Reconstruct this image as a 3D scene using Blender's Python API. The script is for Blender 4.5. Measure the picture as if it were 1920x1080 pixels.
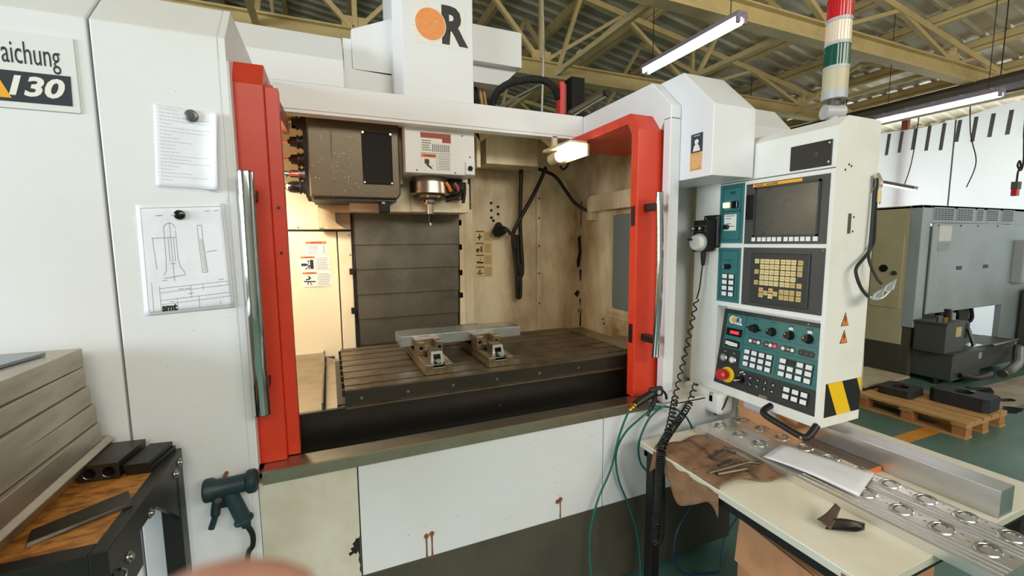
import bpy, bmesh, math, random
from mathutils import Vector, Matrix
random.seed(7)
scene = bpy.context.scene
for o in list(bpy.data.objects): bpy.data.objects.remove(o, do_unlink=True)
COL = scene.collection
R = math.radians

# ------------------------------------------------------------------ camera
cam_d = bpy.data.cameras.new('camera'); cam = bpy.data.objects.new('camera', cam_d); COL.objects.link(cam)
F_PX = 810.0
cam_d.sensor_width = 36.0; cam_d.lens = 36.0 * F_PX / 1920.0
cam_d.clip_start = 0.005; cam_d.clip_end = 200
CAM = Vector((0.0, -1.557, 1.65))
yaw, pitch, roll = R(22.828), R(6.0685), R(-0.4794)
fw = Vector((math.sin(yaw)*math.cos(pitch), math.cos(yaw)*math.cos(pitch), -math.sin(pitch)))
rt = Vector((math.cos(yaw), -math.sin(yaw), 0)); up = rt.cross(fw)
rt2 = rt*math.cos(roll) + up*math.sin(roll); up2 = up*math.cos(roll) - rt*math.sin(roll)
cam.matrix_world = Matrix(((rt2.x, up2.x, -fw.x, CAM.x), (rt2.y, up2.y, -fw.y, CAM.y), (rt2.z, up2.z, -fw.z, CAM.z), (0, 0, 0, 1)))
cam_d.dof.use_dof = True; cam_d.dof.focus_distance = 2.3; cam_d.dof.aperture_fstop = 11.0
scene.camera = cam

# ------------------------------------------------------------------ world, lights, exposure
world = bpy.data.worlds.new('world'); scene.world = world; world.use_nodes = True
bg = world.node_tree.nodes['Background']; bg.inputs[0].default_value = (0.80, 0.88, 1.0, 1); bg.inputs[1].default_value = 0.5
def area(name, loc, target, sx, sy, power, col, spread=180):
    l = bpy.data.lights.new(name, 'AREA'); l.shape = 'RECTANGLE'; l.size = sx; l.size_y = sy; l.energy = power; l.color = col
    o = bpy.data.objects.new(name, l); COL.objects.link(o); o.location = loc
    l.spread = R(spread); o.rotation_euler = (Vector(target) - Vector(loc)).to_track_quat('-Z', 'Y').to_euler(); return o
DAY = (0.83, 0.92, 1.0)
# windows in the wall on the left of the camera
area('window_left_offscreen', (-5.85, -2.1, 2.3), (0, -2.0, 1.9), 4.4, 1.8, 430, DAY)
# the daylight that makes the sheet curtain glow
area('daylight_behind_curtain', (12.4, 2.2, 1.9), (10.2, 2.2, 1.9), 11.0, 3.4, 340, (0.92, 0.97, 1.0))
area('fill_light_offscreen', (2.4, -7.0, 4.5), (2.0, 0, 1.2), 8.0, 1.6, 400, (1.0, 0.95, 0.86))  # unseen fill light added behind the camera to brighten the front faces
vs = scene.view_settings
vs.view_transform = 'Standard'; vs.look = 'None'; vs.gamma = 1.0; vs.use_curve_mapping = False
vs.exposure = -0.1

# ------------------------------------------------------------------ materials
def lin(c): return tuple(((v/255)/12.92 if v/255 <= 0.04045 else ((v/255+0.055)/1.055)**2.4) for v in c)
MATS = {}
def mat(name, rgb, rough=0.5, metal=0.0, rgb2=None, scale=6.0, amt=1.0, detail=4, bump=0.0, bscale=60.0, emit=0.0, alpha=1.0,
        trans=0.0, stretch=None, lo=0.45, hi=0.7, coat=0.0, r2=None):
    m = bpy.data.materials.new(name); m.use_nodes = True; nt = m.node_tree; b = nt.nodes['Principled BSDF']
    c = lin(rgb); b.inputs['Base Color'].default_value = (*c, 1)
    b.inputs['Roughness'].default_value = rough; b.inputs['Metallic'].default_value = metal
    if coat: b.inputs['Coat Weight'].default_value = coat; b.inputs['Coat Roughness'].default_value = 0.15
    if trans: b.inputs['Transmission Weight'].default_value = trans
    if alpha < 1: b.inputs['Alpha'].default_value = alpha
    if emit: b.inputs['Emission Color'].default_value = (*c, 1); b.inputs['Emission Strength'].default_value = emit
    if rgb2 or bump or r2 is not None:
        tc = nt.nodes.new('ShaderNodeTexCoord'); mp = nt.nodes.new('ShaderNodeMapping')
        nt.links.new(tc.outputs['Object'], mp.inputs[0])
        if stretch: mp.inputs['Scale'].default_value = stretch
    if rgb2 or r2 is not None:
        n = nt.nodes.new('ShaderNodeTexNoise'); n.inputs['Scale'].default_value = scale; n.inputs['Detail'].default_value = detail
        n.inputs['Roughness'].default_value = 0.6
        nt.links.new(mp.outputs[0], n.inputs['Vector'])
        mr = nt.nodes.new('ShaderNodeMapRange'); mr.inputs[1].default_value = lo; mr.inputs[2].default_value = hi; mr.inputs[4].default_value = amt
        nt.links.new(n.outputs['Fac'], mr.inputs[0])
        if rgb2:
            mx = nt.nodes.new('ShaderNodeMix'); mx.data_type = 'RGBA'
            mx.inputs[6].default_value = (*c, 1); mx.inputs[7].default_value = (*lin(rgb2), 1)
            nt.links.new(mr.outputs[0], mx.inputs[0]); nt.links.new(mx.outputs[2], b.inputs['Base Color'])
        if r2 is not None:
            m2 = nt.nodes.new('ShaderNodeMapRange'); m2.inputs[3].default_value = rough; m2.inputs[4].default_value = r2
            m2.inputs[1].default_value = lo; m2.inputs[2].default_value = hi
            nt.links.new(n.outputs['Fac'], m2.inputs[0]); nt.links.new(m2.outputs[0], b.inputs['Roughness'])
    if bump:
        nb = nt.nodes.new('ShaderNodeTexNoise'); nb.inputs['Scale'].default_value = bscale; nb.inputs['Detail'].default_value = 3
        nt.links.new(mp.outputs[0], nb.inputs['Vector'])
        bp = nt.nodes.new('ShaderNodeBump'); bp.inputs['Strength'].default_value = bump; bp.inputs['Distance'].default_value = 0.01
        nt.links.new(nb.outputs['Fac'], bp.inputs['Height']); nt.links.new(bp.outputs[0], b.inputs['Normal'])
    MATS[name] = m; return m
M = MATS
mat('white_paint', (227,229,231), 0.42, rgb2=(210,200,176), scale=1.6, amt=0.35, detail=6, lo=0.5, hi=0.8)
mat('worn_white_paint', (222,219,206), 0.45, rgb2=(176,150,104), scale=2.6, amt=0.75, detail=7, lo=0.5, hi=0.85)
mat('cream_paint', (234,223,190), 0.4, rgb2=(140,106,54), scale=2.4, amt=0.9, detail=7, lo=0.40, hi=0.70, stretch=(1.2,1.2,0.55))
mat('cream_clean', (234,223,190), 0.4, rgb2=(206,186,138), scale=3.0, amt=0.6, detail=6, lo=0.5, hi=0.8)
mat('pendant_paint', (234,233,226), 0.4, rgb2=(205,196,172), scale=3, amt=0.4, lo=0.5, hi=0.8)
mat('red_paint', (212,60,32), 0.38, rgb2=(184,44,24), scale=4, amt=0.5)
mat('worn_red', (176,90,74), 0.55, rgb2=(90,40,32), scale=40, amt=0.8, stretch=(1,0.2,1))
mat('orange_edge', (214,150,100), 0.5)
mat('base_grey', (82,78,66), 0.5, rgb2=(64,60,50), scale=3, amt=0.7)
mat('black', (18,18,17), 0.45)
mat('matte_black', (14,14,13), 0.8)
mat('gloss_black', (10,10,10), 0.2)
mat('window_black', (8,8,8), 0.6)
mat('dark_gap', (16,14,10), 0.9)
mat('rubber', (20,20,20), 0.6)
mat('stainless', (178,170,152), 0.36, 1.0, rgb2=(146,134,112), scale=4, amt=0.7, r2=0.5)
mat('chrome', (205,208,210), 0.09, 1.0)
mat('steel', (150,146,138), 0.3, 1.0)
mat('bright_steel', (220,220,216), 0.18, 1.0)
mat('slat_grey', (104,100,88), 0.34, 0.55, rgb2=(70,66,56), scale=3, amt=0.9, r2=0.5)
mat('cast_iron', (112,100,82), 0.4, 0.7, rgb2=(78,64,46), scale=7, amt=0.9, r2=0.55, bump=0.1, bscale=40)
mat('table_side', (50,44,34), 0.45, 0.3, rgb2=(36,30,22), scale=4)
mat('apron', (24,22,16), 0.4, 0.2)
mat('magazine_cover', (88,79,60), 0.36, 0.5, rgb2=(92,80,58), scale=2.4, amt=0.8, bump=0.05)
mat('vise_steel', (136,122,96), 0.36, 0.8, rgb2=(100,84,60), scale=14, amt=0.7)
mat('vise_dark', (112,104,86), 0.4, 0.8, rgb2=(80,72,56), scale=14, amt=0.7)
mat('alu', (205,206,206), 0.3, 0.9, rgb2=(160,160,158), scale=5, amt=0.6, stretch=(1,0.3,1), r2=0.4)
mat('alu_mill', (188,178,162), 0.38, 0.85, rgb2=(150,138,118), scale=6, amt=0.8, stretch=(1,0.4,2), r2=0.5)
mat('alu_top', (150,156,164), 0.32, 0.9)
mat('alu_plate', (224,222,216), 0.27, 0.9, rgb2=(204,200,190), scale=5, amt=0.4, stretch=(10,0.4,1), r2=0.33)
mat('alu_block', (186,188,192), 0.25, 0.9, rgb2=(140,138,134), scale=3, amt=0.7, stretch=(0.8,2,3), r2=0.4)
mat('teal', (52,112,112), 0.4)
mat('panel_black', (42,46,44), 0.5)
mat('panel_charcoal', (58,60,62), 0.45)
mat('panel_green_dark', (28,66,66), 0.5)
mat('screen', (64,66,62), 0.24, 0.1, scale=9, r2=0.38, lo=0.3, hi=0.8)
mat('key_cream', (222,202,146), 0.45)
mat('key_tan', (196,172,112), 0.45)
mat('key_white', (232,234,232), 0.4)
mat('yellow', (240,196,20), 0.45)
mat('estop_red', (196,36,44), 0.3)
mat('orange', (236,146,70), 0.45, rgb2=(222,120,50), scale=30, amt=0.5)
mat('orange_warn', (232,126,56), 0.5)
mat('dull_red', (150,54,30), 0.5)
mat('print_white', (232,230,222), 0.5)
mat('print_cream', (216,196,142), 0.5)
mat('print_black', (22,22,22), 0.5)
mat('print_grey', (128,128,128), 0.6)
mat('print_faint', (176,178,186), 0.7)
mat('badge_dark', (40,48,56), 0.4)
mat('badge_plate', (226,228,226), 0.3)
mat('badge_amber', (238,170,40), 0.4)
mat('paper', (232,234,240), 0.8, rgb2=(214,216,224), scale=9, amt=0.6)
mat('magnet_steel', (110,114,114), 0.4, 0.8)
mat('sticker_blue', (24,58,68), 0.5)
mat('sticker_tan', (220,172,112), 0.6, rgb2=(196,146,88), scale=30)
mat('osb', (206,140,62), 0.5, rgb2=(122,68,28), scale=22, amt=0.9, lo=0.4, hi=0.65, stretch=(1,2,1))
mat('bench_black', (44,42,40), 0.42, 0.3)
mat('steel_dark', (74,68,60), 0.38, 0.7, rgb2=(52,46,40), scale=10)
mat('gun_teal', (30,58,64), 0.5, rgb2=(22,38,42), scale=14)
mat('hose_green', (24,98,86), 0.35)
mat('hose_blue', (26,70,96), 0.4)
mat('brass', (196,150,70), 0.3, 1.0)
mat('table_white', (234,230,214), 0.42, rgb2=(206,192,160), scale=2.2, amt=0.6)
mat('edge_band', (196,196,180), 0.45)
mat('cardboard', (186,136,96), 0.75, rgb2=(168,118,80), scale=5)
mat('cloth', (138,106,78), 0.95, rgb2=(104,76,54), scale=12, amt=0.8, bump=0.6, bscale=120)
mat('cloth_dark', (96,76,60), 0.95, bump=0.5, bscale=120)
mat('scrap_brown', (96,80,66), 0.5, 0.4)
mat('wood', (206,162,104), 0.7, rgb2=(166,118,66), scale=7, amt=0.8, stretch=(6,1,6))
mat('wood_end', (196,132,84), 0.7, rgb2=(170,106,62), scale=14)
mat('plywood', (196,186,160), 0.7, rgb2=(168,150,116), scale=5)
mat('wood_dark', (110,92,76), 0.6, rgb2=(84,68,54), scale=8, stretch=(8,1,1))
mat('floor', (98,134,123), 0.26, rgb2=(74,106,95), scale=0.9, amt=0.8, detail=8, r2=0.5, lo=0.35, hi=0.7)
mat('floor_paint', (226,150,44), 0.45, rgb2=(180,116,40), scale=5, amt=0.6)
mat('floor_worn', (190,176,156), 0.5, rgb2=(160,140,116), scale=3)
mat('oil', (24,30,30), 0.12)
mat('roof_sheet', (216,208,186), 0.34, 0.35, rgb2=(184,170,140), scale=1.3, amt=0.8, r2=0.5)
mat('truss_paint', (214,190,134), 0.5, rgb2=(188,158,104), scale=3, amt=0.6)
mat('truss_pale', (206,198,172), 0.5)
mat('truss_dark', (70,52,36), 0.6)
mat('wall_paint', (214,210,196), 0.7)
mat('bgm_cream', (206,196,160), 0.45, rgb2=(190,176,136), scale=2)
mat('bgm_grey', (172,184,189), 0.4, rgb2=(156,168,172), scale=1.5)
mat('bgm_dark', (84,80,66), 0.5)
mat('tank_grey', (86,88,84), 0.45, 0.2)
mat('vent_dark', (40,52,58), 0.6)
mat('dark_part', (46,46,48), 0.5, rgb2=(34,34,36), scale=10)
mat('lamp_housing', (150,140,150), 0.45)
mat('tube_white', (255,250,255), 0.4, emit=15.0)
mat('work_lamp', (255,242,208), 0.4, emit=14.0)
mat('work_lamp_strong', (255,248,228), 0.4, emit=330.0)
mat('lamp_glow', (255,220,150), 0.4, emit=2.5)
mat('led_red', (230,60,70), 0.4, emit=0.6)
mat('lens_red', (190,22,34), 0.2, coat=0.4)
mat('lens_clear', (226,206,182), 0.2, coat=0.4)
mat('lens_green', (6,76,60), 0.2, coat=0.4)
mat('tower_beige', (190,180,150), 0.45)
mat('tower_grey', (176,176,176), 0.4)
mat('cable_white', (206,200,186), 0.6)
mat('cable_black', (18,17,16), 0.5)
mat('rust', (140,84,50), 0.8, rgb2=(96,52,28), scale=80)
mat('peeled', (30,24,18), 0.8)
mat('skin', (226,170,150), 0.5, rgb2=(214,150,132), scale=40)
mat('nail', (236,196,182), 0.3)
mat('red_post', (206,60,50), 0.45)
mat('plastic_clear', (235,238,240), 0.1, trans=0.85)
def glassmat(name, rgb, rough, alpha):
    m = mat(name, rgb, rough, alpha=alpha); return m
glassmat('window_glass', (120,128,130), 0.12, 0.9)
m = bpy.data.materials.new('curtain'); m.use_nodes = True; nt = m.node_tree
for n in list(nt.nodes):
    if n.type == 'BSDF_PRINCIPLED': nt.nodes.remove(n)
d = nt.nodes.new('ShaderNodeBsdfDiffuse'); t = nt.nodes.new('ShaderNodeBsdfTranslucent'); x = nt.nodes.new('ShaderNodeMixShader')
d.inputs[0].default_value = (0.86, 0.88, 0.88, 1); t.inputs[0].default_value = (0.86, 0.89, 0.9, 1); x.inputs[0].default_value = 0.5
nt.links.new(d.outputs[0], x.inputs[1]); nt.links.new(t.outputs[0], x.inputs[2])
nt.links.new(x.outputs[0], [n for n in nt.nodes if n.type == 'OUTPUT_MATERIAL'][0].inputs[0]); MATS['curtain'] = m

# ------------------------------------------------------------------ helpers
WL = {}
class MB:
    def __init__(s): s.v = []; s.f = []
    def add(s, vs, fs):
        k = len(s.v); s.v += [Vector(v) for v in vs]; s.f += [[i+k for i in f] for f in fs]; return s
    def box(s, x0, x1, y0, y1, z0, z1):
        return s.add([(x0,y0,z0),(x1,y0,z0),(x1,y1,z0),(x0,y1,z0),(x0,y0,z1),(x1,y0,z1),(x1,y1,z1),(x0,y1,z1)],
                     [(0,3,2,1),(4,5,6,7),(0,1,5,4),(1,2,6,5),(2,3,7,6),(3,0,4,7)])
    def prism(s, poly, ax, a, b):
        n = len(poly)
        def P(p, t):
            return {0: (t, p[0], p[1]), 1: (p[0], t, p[1]), 2: (p[0], p[1], t)}[ax]
        vs = [P(p, a) for p in poly] + [P(p, b) for p in poly]
        return s.add(vs, [list(range(n)), list(range(n, 2*n))[::-1]] + [(i, (i+1) % n, n+(i+1) % n, n+i) for i in range(n)])
    def hull8(s, a, b):   # two quads
        return s.add(list(a)+list(b), [(0,1,2,3),(7,6,5,4)] + [(i,(i+1)%4,4+(i+1)%4,4+i) for i in range(4)])
    def frame(s, d):
        d = Vector(d).normalized(); h = Vector((0,0,1)) if abs(d.z) < 0.9 else Vector((1,0,0))
        a = d.cross(h).normalized(); return a, d.cross(a).normalized()
    def cyl(s, p0, p1, r0, r1=None, n=16):
        r1 = r0 if r1 is None else r1; p0 = Vector(p0); p1 = Vector(p1); a, b = s.frame(p1-p0)
        ring = lambda p, r: [p + a*r*math.cos(2*math.pi*i/n) + b*r*math.sin(2*math.pi*i/n) for i in range(n)]
        return s.add(ring(p0, r0)+ring(p1, r1), [list(range(n))[::-1], list(range(n, 2*n))] + [(i,(i+1)%n,n+(i+1)%n,n+i) for i in range(n)])
    def lathe(s, p0, d, prof, n=20):
        d = Vector(d).normalized(); p0 = Vector(p0); a, b = s.frame(d); vs = []; fs = []
        for r, h in prof:
            vs += [p0 + d*h + a*r*math.cos(2*math.pi*i/n) + b*r*math.sin(2*math.pi*i/n) for i in range(n)]
        for k in range(len(prof)-1):
            fs += [(k*n+i, k*n+(i+1)%n, (k+1)*n+(i+1)%n, (k+1)*n+i) for i in range(n)]
        fs += [list(range(n))[::-1], list(range((len(prof)-1)*n, len(prof)*n))]
        return s.add(vs, fs)
    def tube(s, pts, r, n=8):
        pts = [Vector(p) for p in pts]; m = len(pts); vs = []; fs = []; pa = None
        for i, p in enumerate(pts):
            d = (pts[min(i+1, m-1)] - pts[max(i-1, 0)]).normalized()
            if pa is None: a, _ = s.frame(d)
            else:
                a = (pa - d*pa.dot(d))
                a = a.normalized() if a.length > 1e-6 else s.frame(d)[0]
            pa = a; b = d.cross(a); rr = r[i] if isinstance(r, (list, tuple)) else r
            vs += [p + a*rr*math.cos(2*math.pi*k/n) + b*rr*math.sin(2*math.pi*k/n) for k in range(n)]
        for i in range(m-1):
            fs += [(i*n+k, i*n+(k+1)%n, (i+1)*n+(k+1)%n, (i+1)*n+k) for k in range(n)]
        fs += [list(range(n))[::-1], list(range((m-1)*n, m*n))]
        return s.add(vs, fs)
    def bar(s, p0, p1, w, h, upv=(0,0,1)):      # rectangular member
        p0 = Vector(p0); p1 = Vector(p1); d = (p1-p0).normalized(); u = Vector(upv)
        if abs(d.dot(u)) > 0.98: u = Vector((1,0,0))
        a = d.cross(u).normalized()*w/2; b = a.cross(d).normalized()*h/2
        q = lambda p: [p-a-b, p+a-b, p+a+b, p-a+b]
        return s.hull8(q(p0), q(p1))
    def sph(s, c, r, n=12, sc=(1,1,1)):
        c = Vector(c); vs = []; fs = []; m = n//2
        for i in range(1, m):
            th = math.pi*i/m
            vs += [c+Vector((r*sc[0]*math.sin(th)*math.cos(2*math.pi*k/n), r*sc[1]*math.sin(th)*math.sin(2*math.pi*k/n), r*sc[2]*math.cos(th))) for k in range(n)]
        t = len(vs); vs += [c+Vector((0,0,r*sc[2])), c-Vector((0,0,r*sc[2]))]
        for i in range(m-2): fs += [(i*n+k, (i+1)*n+k, (i+1)*n+(k+1)%n, i*n+(k+1)%n) for k in range(n)]
        fs += [(t, k, (k+1)%n) for k in range(n)] + [(t+1, (m-2)*n+(k+1)%n, (m-2)*n+k) for k in range(n)]
        return s.add(vs, fs)
    def quadgrid(s, fn, nu, nv):
        vs = [fn(i/nu, j/nv) for j in range(nv+1) for i in range(nu+1)]
        return s.add(vs, [(j*(nu+1)+i, j*(nu+1)+i+1, (j+1)*(nu+1)+i+1, (j+1)*(nu+1)+i) for j in range(nv) for i in range(nu)])
    def mesh(s, name, m, off=Vector((0,0,0)), smooth=False, fixn=True):
        me = bpy.data.meshes.new(name); me.from_pydata([tuple(v-off) for v in s.v], [], s.f)
        if fixn:
            b = bmesh.new(); b.from_mesh(me); bmesh.ops.recalc_face_normals(b, faces=b.faces); b.to_mesh(me); b.free()
        me.materials.append(MATS[m])
        if smooth:
            for p in me.polygons: p.use_smooth = True
            try: me.set_sharp_from_angle(angle=R(38))
            except Exception: pass
        return me
    def build(s, name, m, parent=None, bevel=0, smooth=False, solid=0, fixn=True):
        off = WL.get(parent, Vector((0,0,0))) if parent else Vector((0,0,0))
        top = parent is None
        if top:      # origin at the centre of the base
            xs = [v.x for v in s.v]; ys = [v.y for v in s.v]; zs = [v.z for v in s.v]
            off = Vector(((min(xs)+max(xs))/2, (min(ys)+max(ys))/2, min(zs)))
        o = bpy.data.objects.new(name, s.mesh(name, m, off, smooth, fixn)); COL.objects.link(o)
        if top: o.location = off
        else: o.parent = parent
        WL[o] = off.copy()
        if solid:
            md = o.modifiers.new('solid', 'SOLIDIFY'); md.thickness = solid; md.offset = 0
        if bevel:
            md = o.modifiers.new('bevel', 'BEVEL'); md.width = bevel; md.segments = 2; md.limit_method = 'ANGLE'; md.angle_limit = R(40)
        return o
def thing(name, label, cat, loc, group=None):
    o = bpy.data.objects.new(name, None); COL.objects.link(o); o.empty_display_size = 0.05
    o.location = loc; o['label'] = label; o['category'] = cat
    if group: o['group'] = group
    WL[o] = Vector(loc); return o
def tag(o, label, cat, group=None):
    o['label'] = label; o['category'] = cat
    if group: o['group'] = group
    return o
def struct(o): o['kind'] = 'structure'; return o
def stuff(o): o['kind'] = 'stuff'; return o
def piece(name, me, parent, pos, rot=None, scale=None):     # shares mesh data
    o = bpy.data.objects.new(name, me); COL.objects.link(o); o.parent = parent
    o.location = Vector(pos) - WL[parent]; WL[o] = Vector(pos)
    if rot is not None: o.rotation_euler = rot
    if scale is not None: o.scale = scale
    return o
def cut(o, mb):      # real holes and grooves
    a = bpy.data.objects.new('a', o.data); c_ = bpy.data.objects.new('c', mb.mesh('c', o.data.materials[0].name, WL[o]))
    COL.objects.link(a); COL.objects.link(c_)
    md = a.modifiers.new('b', 'BOOLEAN'); md.operation = 'DIFFERENCE'; md.solver = 'EXACT'; md.object = c_
    bpy.context.view_layer.update()
    me = bpy.data.meshes.new_from_object(a.evaluated_get(bpy.context.evaluated_depsgraph_get()))
    m_ = o.data.materials[0]; me.materials.clear(); me.materials.append(m_); me.name = o.name
    for p in me.polygons: p.material_index = 0
    o.data = me; bpy.data.objects.remove(a); bpy.data.objects.remove(c_)
def B(name, m, parent, *b, bevel=0): return MB().box(*b).build(name, m, parent, bevel=bevel)
def text(body, m, parent, pos, right, upv, size, name='lettering', bold=0.0, shear=0.0, sx=1.0, ext=0.0003, align='CENTER'):
    cu = bpy.data.curves.new('t', 'FONT'); cu.body = body; cu.size = size; cu.extrude = ext; cu.offset = bold; cu.shear = shear
    cu.align_x = align; cu.align_y = 'CENTER'; cu.resolution_u = 3
    t = bpy.data.objects.new('t', cu); COL.objects.link(t)
    bpy.context.view_layer.update()
    me = bpy.data.meshes.new_from_object(t.evaluated_get(bpy.context.evaluated_depsgraph_get()))
    bpy.data.objects.remove(t); bpy.data.curves.remove(cu)
    r = Vector(right).normalized()*sx; u = Vector(upv).normalized(); n = r.cross(u).normalized()
    mtx = Matrix(((r.x,u.x,n.x),(r.y,u.y,n.y),(r.z,u.z,n.z)))
    p = Vector(pos) - WL[parent]
    for v in me.vertices: v.co = mtx @ v.co + p
    me.materials.clear(); me.materials.append(MATS[m]); me.name = name
    o = bpy.data.objects.new(name, me); COL.objects.link(o); o.parent = parent; WL[o] = WL[parent].copy(); return o
class Flat:      # thin printed sheet on a plane
    def __init__(s, org, right, upv): s.o = Vector(org); s.r = Vector(right).normalized(); s.u = Vector(upv).normalized(); s.n = s.r.cross(s.u)
    def P(s, a, b, h=0): return s.o + s.r*a + s.u*b + s.n*h
    def rect(s, mb, a0, a1, b0, b1, h=0.001, h0=0.0):
        return mb.hull8([s.P(a0,b0,h0), s.P(a1,b0,h0), s.P(a1,b1,h0), s.P(a0,b1,h0)], [s.P(a0,b0,h), s.P(a1,b0,h), s.P(a1,b1,h), s.P(a0,b1,h)])
    def poly(s, mb, pts, h=0.001, h0=0.0):
        n = len(pts)
        return mb.add([s.P(*p, h0) for p in pts]+[s.P(*p, h) for p in pts], [list(range(n))[::-1], list(range(n,2*n))]+[(i,(i+1)%n,n+(i+1)%n,n+i) for i in range(n)])
    def disc(s, mb, a, b, r, h=0.001, n=24, h0=0.0):
        return s.poly(mb, [(a+r*math.cos(2*math.pi*i/n), b+r*math.sin(2*math.pi*i/n)) for i in range(n)], h, h0)
    def line(s, mb, p, q, w, h=0.0012):
        d = Vector((q[0]-p[0], q[1]-p[1])); d = d.normalized() if d.length else Vector((1,0)); t = Vector((-d.y, d.x))*w/2
        return s.poly(mb, [(p[0]-t.x,p[1]-t.y),(q[0]-t.x,q[1]-t.y),(q[0]+t.x,q[1]+t.y),(p[0]+t.x,p[1]+t.y)], h)
def smoothpath(pts, k=6):
    pts = [Vector(p) for p in pts]; out = []
    for i in range(len(pts)-1):
        p0 = pts[max(i-1,0)]; p1 = pts[i]; p2 = pts[i+1]; p3 = pts[min(i+2,len(pts)-1)]
        for j in range(k):
            t = j/k; out.append(0.5*((2*p1)+(p2-p0)*t+(2*p0-5*p1+4*p2-p3)*t*t+(3*p1-p0-3*p2+p3)*t**3))
    out.append(pts[-1]); return out
def helix(path, rad, pitch, per=10):
    path = smoothpath(path, 10); out = []; L = 0; d0 = None; a = None
    for i in range(len(path)-1):
        seg = path[i+1]-path[i]; n = max(1, int(seg.length/(pitch/per)))
        d = seg.normalized()
        if a is None: a = d.cross(Vector((0.3,1,0.2))).normalized()
        a = (a - d*a.dot(d)).normalized(); b = d.cross(a)
        for j in range(n):
            ph = 2*math.pi*(L + seg.length*j/n)/pitch
            out.append(path[i] + seg*(j/n) + a*rad*math.cos(ph) + b*rad*math.sin(ph))
        L += seg.length
    return out
NX = ((0,-1,0),(0,0,1))    # a face that looks towards -X
NY = ((1,0,0),(0,0,1))     # a face that looks towards -Y

# ================================================================== THE HALL
RZ = lambda x: 4.25 + (10.4-x)*0.15 if x > -2 else 4.25 + 12.4*0.15 - (-2-x)*0.15
YF, YB = -8.0, 26.0
floor = struct(MB().box(-6.2, 13.2, YF-.2, YB+.2, -0.06, 0).build('floor', 'floor'))
B('floor_marking', 'floor_paint', floor, 3.2, 5.1, 0.29, 0.40, -0.001, 0.002)
B('floor_marking', 'floor_worn', floor, 5.55, 9.5, 0.30, 0.72, -0.001, 0.002)
for cx, cy, sx, sy, a in [(6.3,0.62,.42,.16,.3),(6.05,0.75,.12,.05,.1),(6.3,.42,.14,.05,-.3),(5.75,-.02,.10,.035,.4),(5.9,.10,.05,.02,0),(7.0,.35,.22,.06,.2),(6.0,.28,.16,.08,0),(5.6,-.1,.06,.02,.8),(6.7,.95,.15,.05,0.1)]:
    n = 14; rr = [random.uniform(.6,1.1) for _ in range(n)]
    pts = [(cx+math.cos(a)*sx*rr[i]*math.cos(2*math.pi*i/n)-math.sin(a)*sy*rr[i]*math.sin(2*math.pi*i/n), cy+math.sin(a)*sx*rr[i]*math.cos(2*math.pi*i/n)+math.cos(a)*sy*rr[i]*math.sin(2*math.pi*i/n)) for i in range(n)]
    MB().prism(pts, 2, 0.0, 0.003).build('oil_patch', 'oil', floor)
struct(MB().box(-6.2, -6.0, YF, YB, 0, 5.6).build('wall_left', 'wall_paint'))
struct(MB().box(-6.2, 13.2, YF-.2, YF, 0, 6.2).build('wall_front', 'wall_paint'))
struct(MB().box(-6.2, 13.2, YB, YB+.2, 0, 6.2).build('wall_back', 'wall_paint'))
struct(MB().box(13.0, 13.2, YF, YB, 0, 4.6).build('wall_right', 'wall_paint'))
def window(name, cx, plane, y0, y1, z0, z1):
    mb = MB()
    if plane == 'x':
        fr = mb.box(cx, cx+.06, y0-.06, y1+.06, z0-.06, z0).box(cx, cx+.06, y0-.06, y1+.06, z1, z1+.06).box(cx, cx+.06, y0-.06, y0, z0, z1).box(cx, cx+.06, y1, y1+.06, z0, z1)
    else:
        fr = mb.box(y0-.06, y1+.06, cx, cx+.06, z0-.06, z0).box(y0-.06, y1+.06, cx, cx+.06, z1, z1+.06).box(y0-.06, y0, cx, cx+.06, z0, z1).box(y1, y1+.06, cx, cx+.06, z0, z1)
    w = struct(fr.build(name, 'truss_pale')); k = 4
    for i in range(k):
        a = y0+(y1-y0)*i/k+.02; b = y0+(y1-y0)*(i+1)/k-.02
        B('pane', 'window_glass', w, *((cx+.01, cx+.02, a, b, z0, z1) if plane == 'x' else (a, b, cx+.01, cx+.02, z0, z1)))
window('window_1', -6.0, 'x', -4.3, .1, 1.4, 3.2)

# roof: corrugated sheet
def roof_mesh():
    mb = MB(); y = YF; pr = []
    while y < YB:
        pr += [(y, 0), (y+.14, 0), (y+.17, -.035), (y+.21, -.035), (y+.24, 0)]; y += .24
    for xa, xb in ((-6.2, -2), (-2, 2.4), (2.4, 6.4), (6.4, 13.2)):
        k = len(mb.v)
        zs = .012 if xa > 2 else 0
        mb.v += [Vector((xa, p[0], RZ(xa)+p[1]+zs)) for p in pr] + [Vector((xb, p[0], RZ(xb)+p[1]-zs)) for p in pr]; n = len(pr)
        mb.f += [(k+i, k+i+1, k+n+i+1, k+n+i) for i in range(n-1)]
    return mb
ceiling = struct(roof_mesh().build('ceiling', 'roof_sheet', fixn=False))
WL[ceiling] = ceiling.location.copy()
pur = MB().box(-.035, .035, YF, YB, -.16, -.10).box(-.035, -.02, YF, YB, -.12, 0).box(-.035, .035, YF, YB, -.01, 0).mesh('purlin', 'truss_paint')
x = -5.6
while x < 12.6:
    piece('purlin', pur, ceiling, (x, 0, RZ(x)-.035)); x += 1.02
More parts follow.
